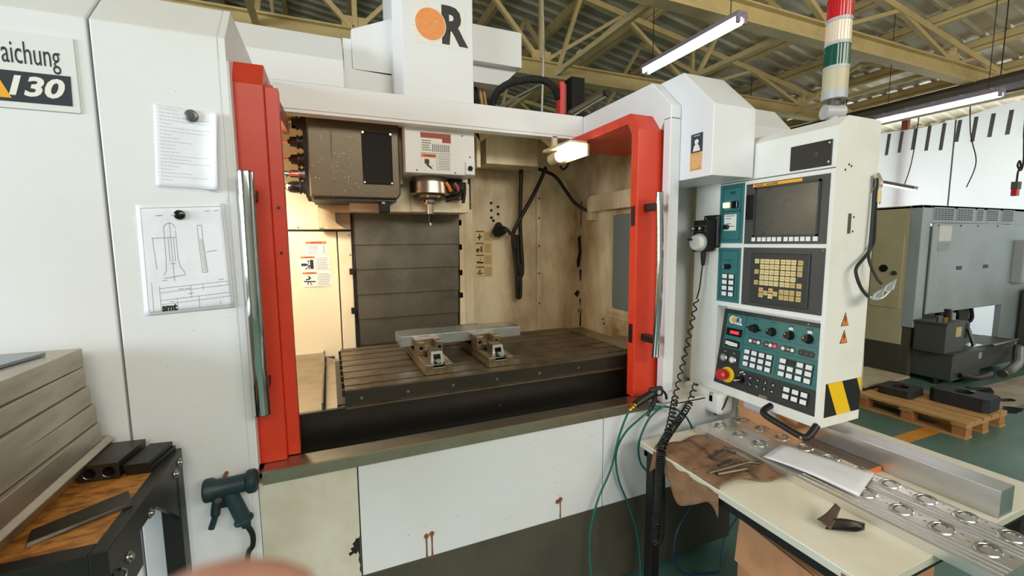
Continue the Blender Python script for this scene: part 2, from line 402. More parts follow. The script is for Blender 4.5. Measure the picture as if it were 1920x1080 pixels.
def truss(y, xs, dark=()):
    t = MB().box(-6, 10.4, y-.07, y+.07, 3.90, 3.925).box(-6, 10.4, y-.012, y+.012, 3.925, 4.08).box(-6, 10.4, y-.07, y+.07, 4.08, 4.10)
    t = t.build('roof_truss', 'truss_paint', ceiling)
    B('chord_cap', 'truss_paint', t, -6, 10.4, y-.075, y+.075, 3.885, 3.90)
    mb = MB()
    for a, b in ((-6, -2), (-2, 10.4)): mb.bar((a, y, RZ(a)-.24), (b, y, RZ(b)-.24), .08, .08)
    mb.build('top_chord', 'truss_paint', t)
    for i in range(len(xs)-1):
        a, b = xs[i], xs[i+1]; m_ = (a+b)/2
        MB().bar((a, y, 4.08), (a, y, RZ(a)-.24), .055, .055, (0,1,0)).build('web_member', 'truss_paint', t)
        MB().bar((a, y, 4.08), (m_, y, RZ(m_)-.24), .045, .045, (0,1,0)).build('web_member', 'truss_paint', t)
        MB().bar((b, y, 4.08), (m_, y, RZ(m_)-.24), .055, .055, (0,1,0)).build('web_member', 'truss_paint', t)
        B('gusset', 'truss_paint', t, a-.14, a+.14, y-.015, y+.015, 4.02, 4.24)
for k, y in enumerate((1.9, 4.0, 8.0, 12.0, 17.0)):
    truss(y, (-5.9, -3, .4, 2.8, 5.5, 8.2, 9.4), (4,) if k == 0 else ())
def girder(x, ys):
    t = MB().box(x-.03, x+.03, 1.9, YB, 3.96, 4.02).build('tie_girder', 'truss_paint', ceiling)
    for i in range(len(ys)-1):
        m_ = (ys[i]+ys[i+1])/2; z = RZ(x)-.16
        MB().bar((x, ys[i], 4.0), (x, m_, z), .055, .045).build('web_member', 'truss_paint', t)
        MB().bar((x, m_, z), (x, ys[i+1], 4.0), .045, .045).build('web_member', 'truss_paint', t)
girder(3.05, (1.9, 4.0, 6.2, 8.4, 10.6)); girder(4.95, (1.9, 3.32, 5.8, 8.3, 10.8)); girder(-.6, (4.0, 7, 10, 13)); girder(8.0, (1.9, 4.0, 6.2, 8.4))
# bracing between the trusses
for a, b in [((.9,4.0,4.0),(3.0,8.0,4.0)), ((.2,8.0,4.0),(-2.2,12.0,4.0)), ((5,4.0,4.0),(8,8.0,4.0)), ((1.0,8,4.0),(3.05,12,4.0))]:
    MB().bar(a, b, .04, .04).build('brace', 'truss_paint', ceiling)
# service pipes under the eaves on the right
for dz, dx, r_, m_ in ((0,0,.03,'truss_pale'), (.1,.12,.02,'truss_dark'), (.18,-.1,.025,'truss_pale')):
    MB().cyl((9.3+dx, -6, 3.72+dz), (9.3+dx, YB, 3.72+dz), r_, n=8).build('service_pipe', m_, ceiling)
B('service_duct', 'truss_dark', ceiling, 8.7, 8.8, -5, 18, 3.78, 3.9)

# curtain with daylight behind it
def curt(u, v):
    y = -4 + u*12; top = 3.74 - .05*math.sin(u*math.pi*7) + .04*math.sin(u*31)
    return Vector((10.2 + .035*math.sin(u*46)*(.4+.6*v) + .02*math.sin(u*97), y, .02 + (top-.02)*v))
c = tag(MB().quadgrid(curt, 110, 8).build('sheet_curtain', 'curtain', smooth=True, fixn=False), 'large white plastic sheet curtain hung by grey straps behind the second machine', 'curtain')
for y in [(.9+i*.205) for i in range(18)]:
    l = .36 + .12*random.random()
    MB().bar((10.14, y, 3.68), (10.13, y+.02, 3.68-l), .012, .05, (0,1,0)).build('strap', 'print_grey', c)
for y in (.1, 2.6, 5.3, -2): MB().cyl((10.15, y, .05), (10.15, y, 3.70), .012, n=6).build('seam', 'print_grey', c)
for i, y in enumerate((-1.6, .9, 3.4, 6.0)): struct(MB().box(10.28, 10.36, y-.05, y+.05, 0, 4.2).build('trim_%d' % (i+1), 'worn_red'))

# ================================================================== THE MACHINING CENTRE
mc = thing('machining_center', 'large cream and white vertical machining centre with red sliding doors', 'machine', (0.55, 0.6, 0))
# ---- front skin
def shell(name, x0, x1, zlow=.44, m='white_paint'):
    return MB().prism([(0,zlow),(0,2.25),(.132,2.385),(.73,2.385),(.73,2.36),(.14,2.36),(.045,2.24),(.045,zlow)], 0, x0, x1).build(name, m, mc, bevel=.004)
shell('cover_panel', -1.75, -.566); shell('cover_panel', -.560, -.2705)
B('cover_edge', 'white_paint', mc, -.2705, -.252, 0, .045, .444, 2.19)
B('panel_edge', 'white_paint', mc, -.253, -.247, .004, .045, .92, 2.19)
MB().prism([(.0,2.19),(0,2.25),(.132,2.385),(.73,2.385),(.73,2.2),(.14,2.2),(.07,2.155),(.046,2.19)], 0, 1.43, 1.488).build('header_panel', 'white_paint', mc, bevel=.004)
B('cover_panel', 'white_paint', mc, 1.43, 1.488, 0, .045, .88, 2.2, bevel=.003)
B('recessed_panel', 'white_paint', mc, 1.478, 1.488, .045, .26, .88, 1.93)
B('recessed_panel', 'white_paint', mc, 1.488, 1.92, .22, .26, .88, 1.93)
B('ledge_panel', 'worn_white_paint', mc, 1.488, 1.92, .0, .22, .862, .88)
MB().prism([(0,2.19),(0,2.25),(.132,2.385),(.73,2.385),(.73,2.2),(.14,2.2),(.07,2.155),(.046,2.19)], 0, -.27, -.2525).build('header_panel', 'white_paint', mc)
MB().prism([(.3,1.9),(.3,2.32),(.42,2.46),(1.0,2.46),(1.0,1.9)], 0, 1.826, 2.66).build('rear_hood', 'white_paint', mc, bevel=.004)
for z in (2.42, 2.36): MB().cyl((2.0+ (2.42-z)*3, .386-(2.42-z)*.7, z), (2.0+(2.42-z)*3, .376-(2.42-z)*.7, z+.012), .01, n=8).build('bolt', 'steel', mc)
# box that carries the operator panel arm
MB().prism([(-.18,1.922),(-.18,2.213),(-.004,2.392),(.3,2.392),(.3,1.922)], 0, 1.49, 1.735).build('arm_box', 'white_paint', mc, bevel=.003)
for z in (2.235, 2.225): pass
fl = Flat((1.49, 0, 0), *NX)
ins = fl.rect(MB(), .060, .126, 1.954, 2.03).build('inspection_sticker', 'sticker_tan', mc)
fl.rect(MB(), .062, .127, 2.03, 2.110).build('sticker_head', 'sticker_blue', ins)
mb = MB(); fl.disc(mb, .094, 2.075, .011, .0016); fl.poly(mb, [(.075,2.036),(.115,2.036),(.108,2.058),(.098,2.066),(.088,2.066),(.080,2.056)], .0016); mb.build('sticker_mark', 'print_white', ins)
mb = MB(); fl.rect(mb, .078, .112, 2.099, 2.103, .0016); mb.build('sticker_mark', 'print_faint', ins)
mb = MB(); [fl.line(mb, (.066, 1.96+k*.0), (.12, 1.96+k*.0), .001, .0014) for k in range(1)]; mb.build('sticker_line', 'dull_red', ins)
MB().tube([(1.483,.03,2.262),(1.482,.024,2.20),(1.484,.018,2.16),(1.483,.010,2.113)], .009, n=6).build('rubber_strip', 'base_grey', mc)
# ---- lower front
B('front_panel', 'worn_white_paint', mc, -.2505, .053, 0, .04, .444, .870, bevel=.002)
B('front_panel', 'white_paint', mc, .057, 1.093, 0, .04, .444, .870, bevel=.002)
B('front_panel', 'white_paint', mc, 1.097, 1.92, 0, .04, .444, .870, bevel=.002)
B('backing_frame', 'base_grey', mc, -1.7, 1.90, .035, .06, .30, .86)
B('base_panel', 'base_grey', mc, -1.74, 1.92, .004, .05, .06, .440, bevel=.002)
B('plinth', 'base_grey', mc, -1.6, 1.85, .08, .12, 0, .1)
B('side_panel', 'white_paint', mc, 1.88, 1.92, .046, 1.9, .08, 1.92)
B('side_panel', 'white_paint', mc, -1.75, -1.71, .046, 1.9, .08, 2.36)
B('rear_panel', 'white_paint', mc, -1.75, 2.5, 1.9, 1.94, .08, 2.36)
sill = MB().prism([(-.014,.869),(-.014,.908),(-.008,.912),(.086,.906),(.086,.89),(-.006,.894),(-.006,.869)], 0, -.236, 1.368).build('sill', 'stainless', mc)
# rusted bolts with drips, peeled paint
for x, z, l in ((.290,.532,.088), (.311,.536,.094), (.860,.527,.004), (.875,.535,.088)):
    b = MB().cyl((x, 0, z), (x, -.006, z), .0095, .008, n=12).build('rusty_bolt', 'rust', mc)
    MB().prism([(x-.004,z-.006),(x+.004,z-.006),(x+.003,z-l*.6),(x+.0042,z-l),(x-.0036,z-l),(x-.002,z-l*.5)], 1, -.0008, .001).build('rust_drip', 'rust', b)
MB().prism([(.052,.455),(.052,.602),(.046,.592),(.040,.597),(.034,.585),(.026,.578),(.031,.566),(.018,.562),(.024,.550),(.012,.546),(.015,.534),(.030,.542),(.036,.536),(.044,.545),(.047,.528),(.044,.51),(.049,.49),(.046,.47)], 1, -.0009, .001).build('peeled_patch', 'peeled', mc)
mb = MB()
for _ in range(26):
    x, z = random.uniform(.1,1.05), random.uniform(.5,.84); s = random.uniform(.001,.003)
    mb.prism([(x,z),(x+s,z+s*.3),(x+s*.8,z+s*1.6),(x,z+s)], 1, -.0006, .001)
for _ in range(16):
    x, z = random.uniform(-.54,-.27), random.uniform(1.0,2.2); s = random.uniform(.001,.002)
    mb.prism([(x,z),(x+s,z+s*.3),(x+s*.8,z+s*1.6),(x,z+s)], 1, -.0006, .001)
stuff(mb.build('paint_chips', 'peeled', mc))
# name plate on the left cover
fl = Flat((0, -.001, 0), *NY)
bp = fl.rect(MB(), -1.30, -.594, 2.002, 2.192, .004).build('name_plate', 'badge_plate', mc, bevel=.001)
fl.poly(MB(), [(-1.28,2.018),(-.609,2.018),(-.607,2.094),(-1.28,2.094)], .0052, .004).build('plate_band', 'badge_dark', bp)
text('Taichung', 'badge_dark', bp, (-.624, -.0055, 2.138), *NY, .080, name='plate_lettering', sx=.47, align='RIGHT')
text('130', 'print_white', bp, (-.628, -.0065, 2.056), *NY, .066, name='plate_lettering', bold=.0022, shear=.25, sx=1.16, align='RIGHT')
fl.poly(MB(), [(-.790,2.026),(-.765,2.026),(-.759,2.04),(-.753,2.04),(-.751,2.026),(-.726,2.026),(-.751,2.086),(-.767,2.086)], .0062, .005).build('plate_lettering', 'badge_amber', bp)

# ---- sliding doors
def door(x0, x1, s0, s1):
    prof = [(.06,.908),(.06,2.149),(.122,2.232),(.20,2.232),(.20,2.188),(.14,2.188),(.11,2.135),(.11,.908)]
    d = MB().prism(prof, 0, x0, x1).prism([(.20,2.188),(.775,2.188),(.775,2.232),(.20,2.232)], 0, s0, s1).build('sliding_door', 'red_paint', mc, bevel=.003)
    return d
dr = door(1.303, 1.476, 1.303, 1.76)
dl = door(-.60, -.168, -.60, -.168)
B('door_flange', 'red_paint', dl, -.168, -.128, .09, .135, .908, 2.155, bevel=.002)
MB().prism([(.10,2.165),(.775,2.232),(.775,2.16),(.10,2.10)], 0, -.168, -.145).build('worn_flap', 'worn_red', dl)
def handle(d, x, z0, z1, y, r_, bow):
    pts = [(x, y - bow*math.sin(math.pi*t), z0+(z1-z0)*t) for t in [i/14 for i in range(15)]]
    h = MB().tube(pts, r_, n=20).build('door_handle', 'chrome', d, smooth=True)
    MB().cyl(pts[0], (pts[0][0], pts[0][1], pts[0][2]-.003), r_*.98).build('end_cap', 'black', d); MB().cyl(pts[-1], (pts[-1][0], pts[-1][1], pts[-1][2]+.003), r_*.98).build('end_cap', 'black', d)
    for z in (z0+.075, z1-.06): MB().box(x-.016, x+.016, y-.004, .062, z-.016, z+.016).build('handle_standoff', 'black', d, bevel=.003)
handle(dr, 1.357, 1.122, 1.862, -.022, .0165, .014)
handle(dl, -.217, 1.122, 1.862, -.048, .0225, .012)
for z in (1.77, 1.22): B('door_latch', 'black', dr, 1.2995, 1.303, .075, .1, z-.05, z+.04)
for z in (1.77, 1.62): MB().cyl((-.148,.09,z), (-.148,.086,z), .005, n=8).build('screw', 'black', dl)

# ---- roof beam, hoods, head
B('roof_beam', 'white_paint', mc, -.252, 1.432, .73, .80, 2.268, 2.389, bevel=.003)
B('beam_seal', 'white_paint', mc, -.2, 1.40, .735, .80, 2.254, 2.269)
MB().prism([(.733,2.389),(.733,2.512),(.85,2.66),(1.2,2.66),(1.2,2.389)], 0, -.60, .106).build('roof_hood', 'white_paint', mc, bevel=.003)
B('roof_recess', 'white_paint', mc, .106, .39, .95, 1.0, 2.39, 2.56)
B('head_column', 'cream_paint', mc, .12, .80, 1.03, 1.24, 1.83, 2.30)
tower = MB().prism([(.397,.80),(.775,.80),(.775,1.2),(.357,1.2),(.357,.86)], 2, 2.27, 3.1).build('motor_cover', 'white_paint', mc, bevel=.004)
fl = Flat((0, .80, 0), *NY)
lg = fl.rect(MB(), .450, .730, 2.680, 2.890, .001).build('logo_plate', 'print_white', tower)
fl.disc(MB(), .543, 2.782, .083, .0022, 40, .001).build('logo_ring', 'print_white', lg)
fl.disc(MB(), .543, 2.782, .079, .0030, 40, .002).build('logo_disc', 'orange', lg)
text('R', 'print_black', lg, (.662, .7985, 2.782), *NY, .255, name='logo_letter', bold=.011, sx=.86)
mb = MB()
for _ in range(26):
    a = random.uniform(0, 6.28); rr = random.uniform(.01,.075); t = random.uniform(0,6.28); l = random.uniform(.008,.03)
    p = (.543+rr*math.cos(a), 2.782+rr*math.sin(a)); fl.line(mb, p, (p[0]+l*math.cos(t), p[1]+l*math.sin(t)), .0016, .0034)
for _ in range(24):
    p = (random.uniform(.46,.72), random.uniform(2.685,2.885)); t = random.uniform(0,6.28); l = random.uniform(.006,.022); fl.line(mb, p, (p[0]+l*math.cos(t), p[1]+l*math.sin(t)), .0018, .0016)
stuff(mb.build('logo_cracks', 'print_cream', lg))
MB().hull8([(.16,.95,2.556),(.40,.95,2.548),(.40,.95,2.86),(.16,.95,2.757)], [(.16,1.3,2.556),(.40,1.3,2.548),(.40,1.3,2.86),(.16,1.3,2.757)]).build('side_cover', 'white_paint', mc, bevel=.003)
B('side_cover_lip', 'white_paint', mc, .118, .16, .96, 1.3, 2.546, 2.712, bevel=.002)
B('side_cover', 'white_paint', mc, .775, 1.132, .95, 1.3, 2.70, 2.902, bevel=.003)
MB().prism([(.775,2.70),(1.125,2.70),(1.02,2.60),(.775,2.60)], 1, 1.0, 1.28).build('cover_underside', 'white_paint', mc)
for x, r_ in ((.83,.022),(.875,.018),(.91,.01),(.935,.008)):
    MB().tube(smoothpath([(x,1.1,2.62),(x+.01,1.08,2.5),(x+.02,1.05,2.38)]), r_, n=8).build('cable_loom', 'cable_black' if r_ > .01 else 'sticker_tan', mc)
mb = MB(); pts = smoothpath([(.918,.92,2.40),(.926,.9,2.468),(.96,.9,2.532),(1.045,.9,2.588),(1.185,.9,2.625),(1.276,.9,2.622),(1.335,.9,2.585),(1.354,.9,2.53)], 12)
mb.tube(pts, [.019 + (.0035 if i % 2 else 0) for i in range(len(pts))], n=10)
mb.build('corrugated_conduit', 'rubber', mc)
B('valve_post', 'red_post', mc, 1.36, 1.392, .88, .93, 2.389, 2.63, bevel=.002)
B('valve_post_web', 'dull_red', mc, 1.392, 1.405, .885, .9, 2.389, 2.62)
B('motor_block', 'matte_black', mc, 1.63, 1.735, 1.2, 1.32, 2.50, 2.805)
MB().cyl((1.40,.84,2.43), (1.645,.84,2.572), .018, n=12).build('gas_strut', 'base_grey', mc, smooth=True)
MB().cyl((1.415,.82,2.415), (1.66,.82,2.565), .009, n=10).build('gas_strut_rod', 'steel', mc, smooth=True)
MB().cyl((1.655,.85,2.575), (1.655,.80,2.575), .022, n=12).build('strut_pivot', 'rubber', mc)
MB().bar((1.52,.80,2.41), (1.60,.80,2.50), .014, .02).build('strut_bracket', 'black', mc)
def net(u, v): return Vector((.9+u*.62, 1.05+.25*v, 2.42+.06*v+.004*math.sin(u*40)))
MB().quadgrid(net, 12, 3).build('roof_mesh_screen', 'slat_grey', mc, solid=.004)

# ---- interior
fl = None
B('interior_back', 'cream_clean', mc, -.62, .045, 1.30, 1.33, .90, 1.722)
B('interior_back', 'cream_clean', mc, -.62, .135, 1.298, 1.328, 1.735, 2.36)
B('interior_strip', 'cream_clean', mc, .052, .128, 1.27, 1.31, .90, 1.722, bevel=.003)
B('interior_gap', 'base_grey', mc, -.62, 1.0, 1.33, 1.34, .9, 2.36)
B('interior_back', 'cream_paint', mc, .905, 1.395, 1.30, 1.33, .90, 2.36)
B('interior_post', 'cream_paint', mc, 1.393, 1.425, 1.275, 1.33, .90, 2.36, bevel=.004)
B('interior_back', 'cream_paint', mc, 1.425, 1.80, 1.30, 1.33, .90, 2.36)
B('column_strip', 'cream_paint', mc, .795, .83, 1.22, 1.33, .90, 1.87, bevel=.003)
B('column_strip', 'cream_paint', mc, .838, .90, 1.25, 1.33, .90, 1.87, bevel=.003)
B('interior_left', 'cream_clean', mc, -.65, -.62, .14, 1.33, .90, 2.36)
wallr = B('interior_right', 'cream_paint', mc, 1.79, 1.82, .14, 1.33, .90, 2.36)
B('interior_roof', 'cream_paint', mc, -.62, .11, .80, 1.33, 2.36, 2.385)
B('interior_roof', 'cream_paint', mc, .80, 1.80, .80, 1.33, 2.36, 2.385)
B('interior_roof', 'cream_paint', mc, 1.49, 1.80, .14, .80, 2.345, 2.36)
MB().prism([(.93,2.14),(1.29,2.14),(1.29,2.36),(.93,2.36)], 1, 1.05, 1.26).build('roof_box', 'cream_paint', mc, bevel=.003)
MB().prism([(.80,2.36),(1.02,2.36),(.87,2.25),(.87,2.1),(.845,2.1),(.845,2.36)], 1, .98, 1.04).build('roof_bracket', 'cream_paint', mc, bevel=.003)
MB().prism([(1.10,2.36),(1.42,2.36),(1.42,2.30),(1.30,2.22)], 1, .83, .88).build('roof_bracket', 'cream_paint', mc)
MB().prism([(-.05,1.74),(.045,1.74),(.045,1.83),(.13,1.83),(.13,1.9),(-.05,1.9)], 1, 1.22, 1.30).build('column_step', 'cream_paint', mc, bevel=.002)
MB().prism([(-.02,1.735),(.09,1.735),(.0,1.81)], 1, 1.2, 1.22).build('column_gusset', 'cream_paint', mc)
# bolts on the panels
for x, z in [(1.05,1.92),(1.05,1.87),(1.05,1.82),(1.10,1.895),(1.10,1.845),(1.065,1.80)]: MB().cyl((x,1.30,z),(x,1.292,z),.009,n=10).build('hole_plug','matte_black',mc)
for x, z in [(1.408,1.96),(1.408,1.82),(1.408,1.62),(1.408,1.42),(1.408,1.2)]: MB().cyl((x,1.275,z),(x,1.268,z),.007,n=10).build('bolt','dull_red',mc)
for x, z in [(.115,1.70),(.118,1.58),(-.16,1.745),(.02,1.75),(-.16,.975),(-.06,.985)]: MB().cyl((x,1.27 if x > .1 else 1.297,z),(x,1.262 if x > .1 else 1.288,z),.006,n=10).build('bolt','steel',mc)
# peeled paint along the corner
for pts in ([(1.748,1.68),(1.775,1.70),(1.782,1.56),(1.77,1.46),(1.745,1.45),(1.74,1.50),(1.757,1.57)], [(1.765,1.43),(1.785,1.44),(1.78,1.34),(1.77,1.36)], [(1.72,1.25),(1.75,1.28),(1.77,1.26),(1.75,1.22)], [(1.765,1.2),(1.78,1.22),(1.775,1.15)], [(1.775,1.12),(1.783,1.13),(1.784,1.0),(1.77,.99)], [(1.775,1.95),(1.782,1.95),(1.78,1.76),(1.774,1.78)], [(1.755,1.12),(1.765,1.14),(1.762,1.09)]):
    MB().prism(pts, 1, 1.2985, 1.301).build('peeled_patch', 'peeled', mc)
# side window of the enclosure
wf = MB().box(1.778,1.79,.62,.93,1.16,1.19).box(1.778,1.79,.62,.93,1.825,1.855).box(1.778,1.79,.90,.93,1.19,1.825).box(1.778,1.79,.62,.65,1.19,1.825).build('side_window_frame', 'cream_paint', wallr, bevel=.002)
MB().prism([(.65,1.19),(.88,1.19),(.90,1.21),(.90,1.805),(.88,1.825),(.65,1.825)], 0, 1.784, 1.789).build('side_window_pane', 'window_glass', wf)
MB().prism([(.64,1.86),(1.13,1.86),(1.13,1.94),(1.10,1.97),(.64,1.97)], 0, 1.72, 1.79).build('wiper_housing', 'cream_paint', wallr, bevel=.003)
B('wiper_bracket', 'cream_paint', wallr, 1.735, 1.79, 1.10, 1.16, 1.80, 1.90, bevel=.003)
B('window_sill_plate', 'cream_paint', wallr, 1.77, 1.79, .60, 1.0, 1.06, 1.12, bevel=.002)
for y in (.97,.985): MB().cyl((1.77,y,1.10-(.985-y)*2),(1.766,y,1.10-(.985-y)*2),.006,n=8).build('bolt','black',wallr)
# work lamps
def work_lamp(x, y0, y1, z, gm='work_lamp'):
    d = 1 if y1 > y0 else -1
    l = MB().lathe((x,y1,z),(0,y0-y1,0),[(.03,0),(.034,.004),(.034,.09),(.03,.10)],n=18).build('work_lamp','cream_paint',mc,smooth=True)
    MB().lathe((x,y1-.09,z),(0,-1,0),[(.030,0),(.032,.01),(.032,.18),(.026,.195)],n=18).build('lamp_glass',gm,l,smooth=True)
    MB().prism([(y1-.31,z+.034),(y1,z+.034),(y1,z+.05),(y1-.31,z+.044)],0,x-.06,x+.06).build('lamp_shield','cream_paint',l)
    MB().prism([(y1-.31,z-.03),(y1,z-.03),(y1,z+.05),(y1-.31,z+.045)],0,x+.048,x+.06).build('lamp_light_plate','cream_paint',l)  # side plate added to keep the lamp's light off the right wall
    MB().bar((x,y1-.03,z+.02),(x,y1-.03,2.26),.03,.02,(0,1,0)).build('lamp_bracket','cream_paint',l)
work_lamp(1.245, .5, .775, 2.135)
work_lamp(-.34, .70, 1.02, 2.05, 'work_lamp_strong')
# hoses inside
MB().tube(smoothpath([(1.24,1.2,2.36),(1.235,1.2,2.1),(1.225,1.2,1.77),(1.24,1.2,1.5),(1.235,1.2,1.42),(1.215,1.2,1.45),(1.2,1.2,1.7)]), .014, n=10).build('coolant_hose','cable_black',mc,smooth=True)
MB().tube(smoothpath([(1.405,1.16,2.16),(1.33,1.17,2.0),(1.2,1.18,1.78),(1.165,1.19,1.68),(1.19,1.2,1.5),(1.2,1.2,1.29),(1.21,1.2,1.262),(1.225,1.2,1.29),(1.225,1.2,1.5)]), .013, n=10).build('coolant_hose','cable_black',mc,smooth=True)
MB().tube(smoothpath([(1.36,1.18,2.15),(1.49,1.19,2.11),(1.58,1.2,2.02),(1.66,1.2,1.93),(1.72,1.16,1.88),(1.74,1.13,1.87)]), .012, n=10).build('lamp_cable','cable_black',mc,smooth=True)
MB().tube(smoothpath([(1.30,.79,2.19),(1.32,.80,2.10),(1.345,.80,2.09),(1.37,.80,2.12),(1.36,.81,2.17)]), .007, n=8).build('lamp_cable','cable_black',mc,smooth=True)
mb = MB()
for i in range(9):
    a = i*.7; mb.tube(smoothpath([(1.07+.03*math.cos(a),1.25,1.72+.03*math.sin(a)),(1.10+.02*math.cos(a+1),1.22,1.735+.02*math.sin(a)),(1.13,1.22,1.74),(1.155,1.2,1.70)]), .011, n=6)
mb.sph((1.085,1.25,1.76),.028,sc=(1,.8,1)).sph((1.075,1.25,1.715),.026,sc=(1,.8,1)); mb.build('cable_gland_cluster','cable_black',mc,smooth=True)

# ---- column way cover: each slat a piece
way = B('way_cover', 'matte_black', mc, .128, .80, 1.262, 1.29, .90, 1.9)
zs = [1.98, 1.652, 1.503, 1.348, 1.194, 1.03, .90]
for i in range(6):
    x0 = .139+.002*i; y = 1.205+.009*i
    MB().box(x0, .790-.002*i, y, y+.006, zs[i+1]-.012, zs[i]).box(x0, x0+.006, y, 1.262, zs[i+1]-.012, zs[i]).build('cover_slat', 'slat_grey', way, bevel=.0015)
for z in (1.78,1.62,1.45,1.3): B('guide_block', 'matte_black', way, .79, .812, 1.22, 1.25, z-.018, z+.018)
for z in (1.48,1.24): B('guide_block', 'matte_black', way, .108, .13, 1.22, 1.25, z-.018, z+.018)

# ---- magazine
mag = MB().prism([(-.075,1.885),(.355,1.885),(.372,1.91),(.372,2.33),(-.075,2.33)], 1, .86, 1.22).build('tool_magazine', 'magazine_cover', mc, bevel=.008)
B('cover_seam', 'slat_grey', mag, .033, .039, .8565, .862, 1.89, 2.33)
MB().box(.181,.333,.852,.862,1.958,2.226).build('cover_window', 'matte_black', mag, bevel=.006)
for x in (.188,.326):
    for z in (1.966,2.218): MB().cyl((x,.852,z),(x,.848,z),.005,n=8).build('screw','bright_steel',mag)
mb = MB()
for _ in range(34):
    x, z = random.uniform(-.06,.17), random.uniform(1.9,2.2); mb.cyl((x,.86,z),(x,.8593,z),.0017,n=6)
stuff(mb.build('coolant_drops','alu_mill',mag))
MB().prism([(-.093,1.89),(-.075,1.89),(-.075,2.33),(-.093,2.33)], 1, .87, 1.2).build('magazine_edge','matte_black',mag)
B('magazine_foot','magazine_cover',mag,.355,.39,.9,1.0,1.97,2.33)
MB().prism([(-.06,1.872),(.35,1.872),(.35,1.888),(-.06,1.888)],1,.88,1.2).build('magazine_base','black',mag)
MB().box(.262,.318,.90,.97,1.815,1.89).build('change_arm','gloss_black',mag,bevel=.006)
B('arm_tip','bright_steel',mag,.275,.292,.895,.9,1.862,1.885)
# ---- spindle
sp = MB().box(.391,.773,.80,1.1,2.02,2.285).build('spindle_cover','white_paint',mc,bevel=.004)
fl = Flat((0,.80,0),*NY)
st = fl.rect(MB(), .472,.640,2.035,2.235,.0012).build('data_sticker','print_white',sp)
mb = MB(); fl.rect(mb,.474,.638,2.205,2.232,.0018); fl.rect(mb,.59,.638,2.185,2.206,.0018); mb.build('sticker_print','dull_red',st)
mb = MB()
for i in range(9): fl.rect(mb, .535+.011*i,.541+.011*i,2.135,2.175,.0018)
for i in range(5): fl.rect(mb,.48,.52+.02*random.random(),2.14+.012*i,2.145+.012*i,.0018)
for i in range(9): fl.rect(mb,.566,.632,2.042+.009*i,2.045+.009*i,.0018)
for i in range(7): fl.rect(mb,.556,.560,2.04+.012*i,2.046+.012*i,.0018)
fl.rect(mb,.474,.638,2.125,2.128,.0018); mb.build('sticker_print','print_grey',st)
fl.rect(MB(),.474,.553,2.103,2.122,.0018).build('sticker_print','orange_warn',st)
text('WARNING','print_black',st,(.520,.7978,2.1125),*NY,.014,name='sticker_lettering',bold=.0004)
mb = MB(); fl.rect(mb,.492,.517,2.07,2.095,.0018); fl.poly(mb,[(.50,2.07),(.512,2.07),(.525,2.055),(.535,2.042),(.53,2.042),(.515,2.052),(.503,2.06)],.0018); fl.line(mb,(.522,2.048),(.535,2.062),.003,.0018); mb.build('sticker_print','print_black',st)
B('sensor_plate','white_paint',sp,.717,.770,.79,.802,2.024,2.088,bevel=.002)
MB().cyl((.743,.79,2.057),(.743,.785,2.057),.014,n=16).build('sensor_eye','matte_black',sp)
B('plate_notch','white_paint',sp,.716,.772,.796,.801,2.088,2.096)
for x, z in ((.45,2.035),(.66,2.03),(.745,2.12),(.703,2.23)): MB().cyl((x,.80,z),(x,.797,z),.004,n=8).build('screw','black',sp)
SX, SY = .548, .95
MB().lathe((SX,SY,2.02),(0,0,-1),[(.095,0),(.098,.004),(.112,.03),(.112,.036),(.118,.095),(.11,.1)],n=32).build('spindle_nose','steel',sp,smooth=True)
MB().lathe((SX,SY,1.92),(0,0,-1),[(.09,0),(.09,.018),(.07,.028)],n=28).build('spindle_ring','slat_grey',sp,smooth=True)
for a in (-1.9,-1.2): MB().cyl((SX+.085*math.cos(a),SY+.085*math.sin(a),1.915),(SX+.085*math.cos(a),SY+.085*math.sin(a),1.90),.009,n=10).build('coolant_nozzle','brass',sp)
MB().box(.655,.745,.94,1.02,1.90,2.02).build('nozzle_block','black',sp,bevel=.01)
for k, (m_, p) in enumerate([('orange_warn',[(.62,.86,1.985),(.635,.86,1.965),(.65,.87,1.94)]),('black',[(.66,.9,1.95),(.69,.9,1.93),(.72,.9,1.97)]),('black',[(.62,.87,1.885),(.68,.87,1.905),(.73,.9,1.95)]),('worn_red',[(.68,.9,1.99),(.70,.9,1.96),(.71,.9,1.9)]),('cable_black',[(.75,.93,2.0),(.75,.93,1.95),(.74,.93,1.88)])]):
    MB().tube(smoothpath(p), .010, n=8).build('coolant_line', m_, sp, smooth=True)
MB().prism([(.45,1.83),(.80,1.83),(.80,2.0),(.45,2.0)],1,1.0,1.03).build('head_apron','cream_paint',sp)

# ---- table with T slots
prof = [(.20,1.016),(.20,1.08)]
for k in range(7):
    yc = .255 + k*.1; prof += [(yc-.007,1.08),(yc-.007,1.058),(yc+.007,1.058),(yc+.007,1.08)]
prof += [(.92,1.08),(.92,1.016)]
tb = MB().prism(prof, 0, .031, 1.425).build('slotted_table','cast_iron',mc)
B('table_face','table_side',tb,.0305,1.4255,.195,.2005,1.02,1.074)
B('table_lip','cast_iron',tb,.031,1.425,.186,.2,1.008,1.016)
for x in (.09,.27,.46,.66,.87,1.08,1.29): MB().cyl((x,.195,1.045),(x,.190,1.045),.0065,n=8).build('face_bolt','steel',tb)
for k in range(8): B('end_lug','table_side',tb,.02,.031,.22+k*.095,.235+k*.095,1.05,1.075)

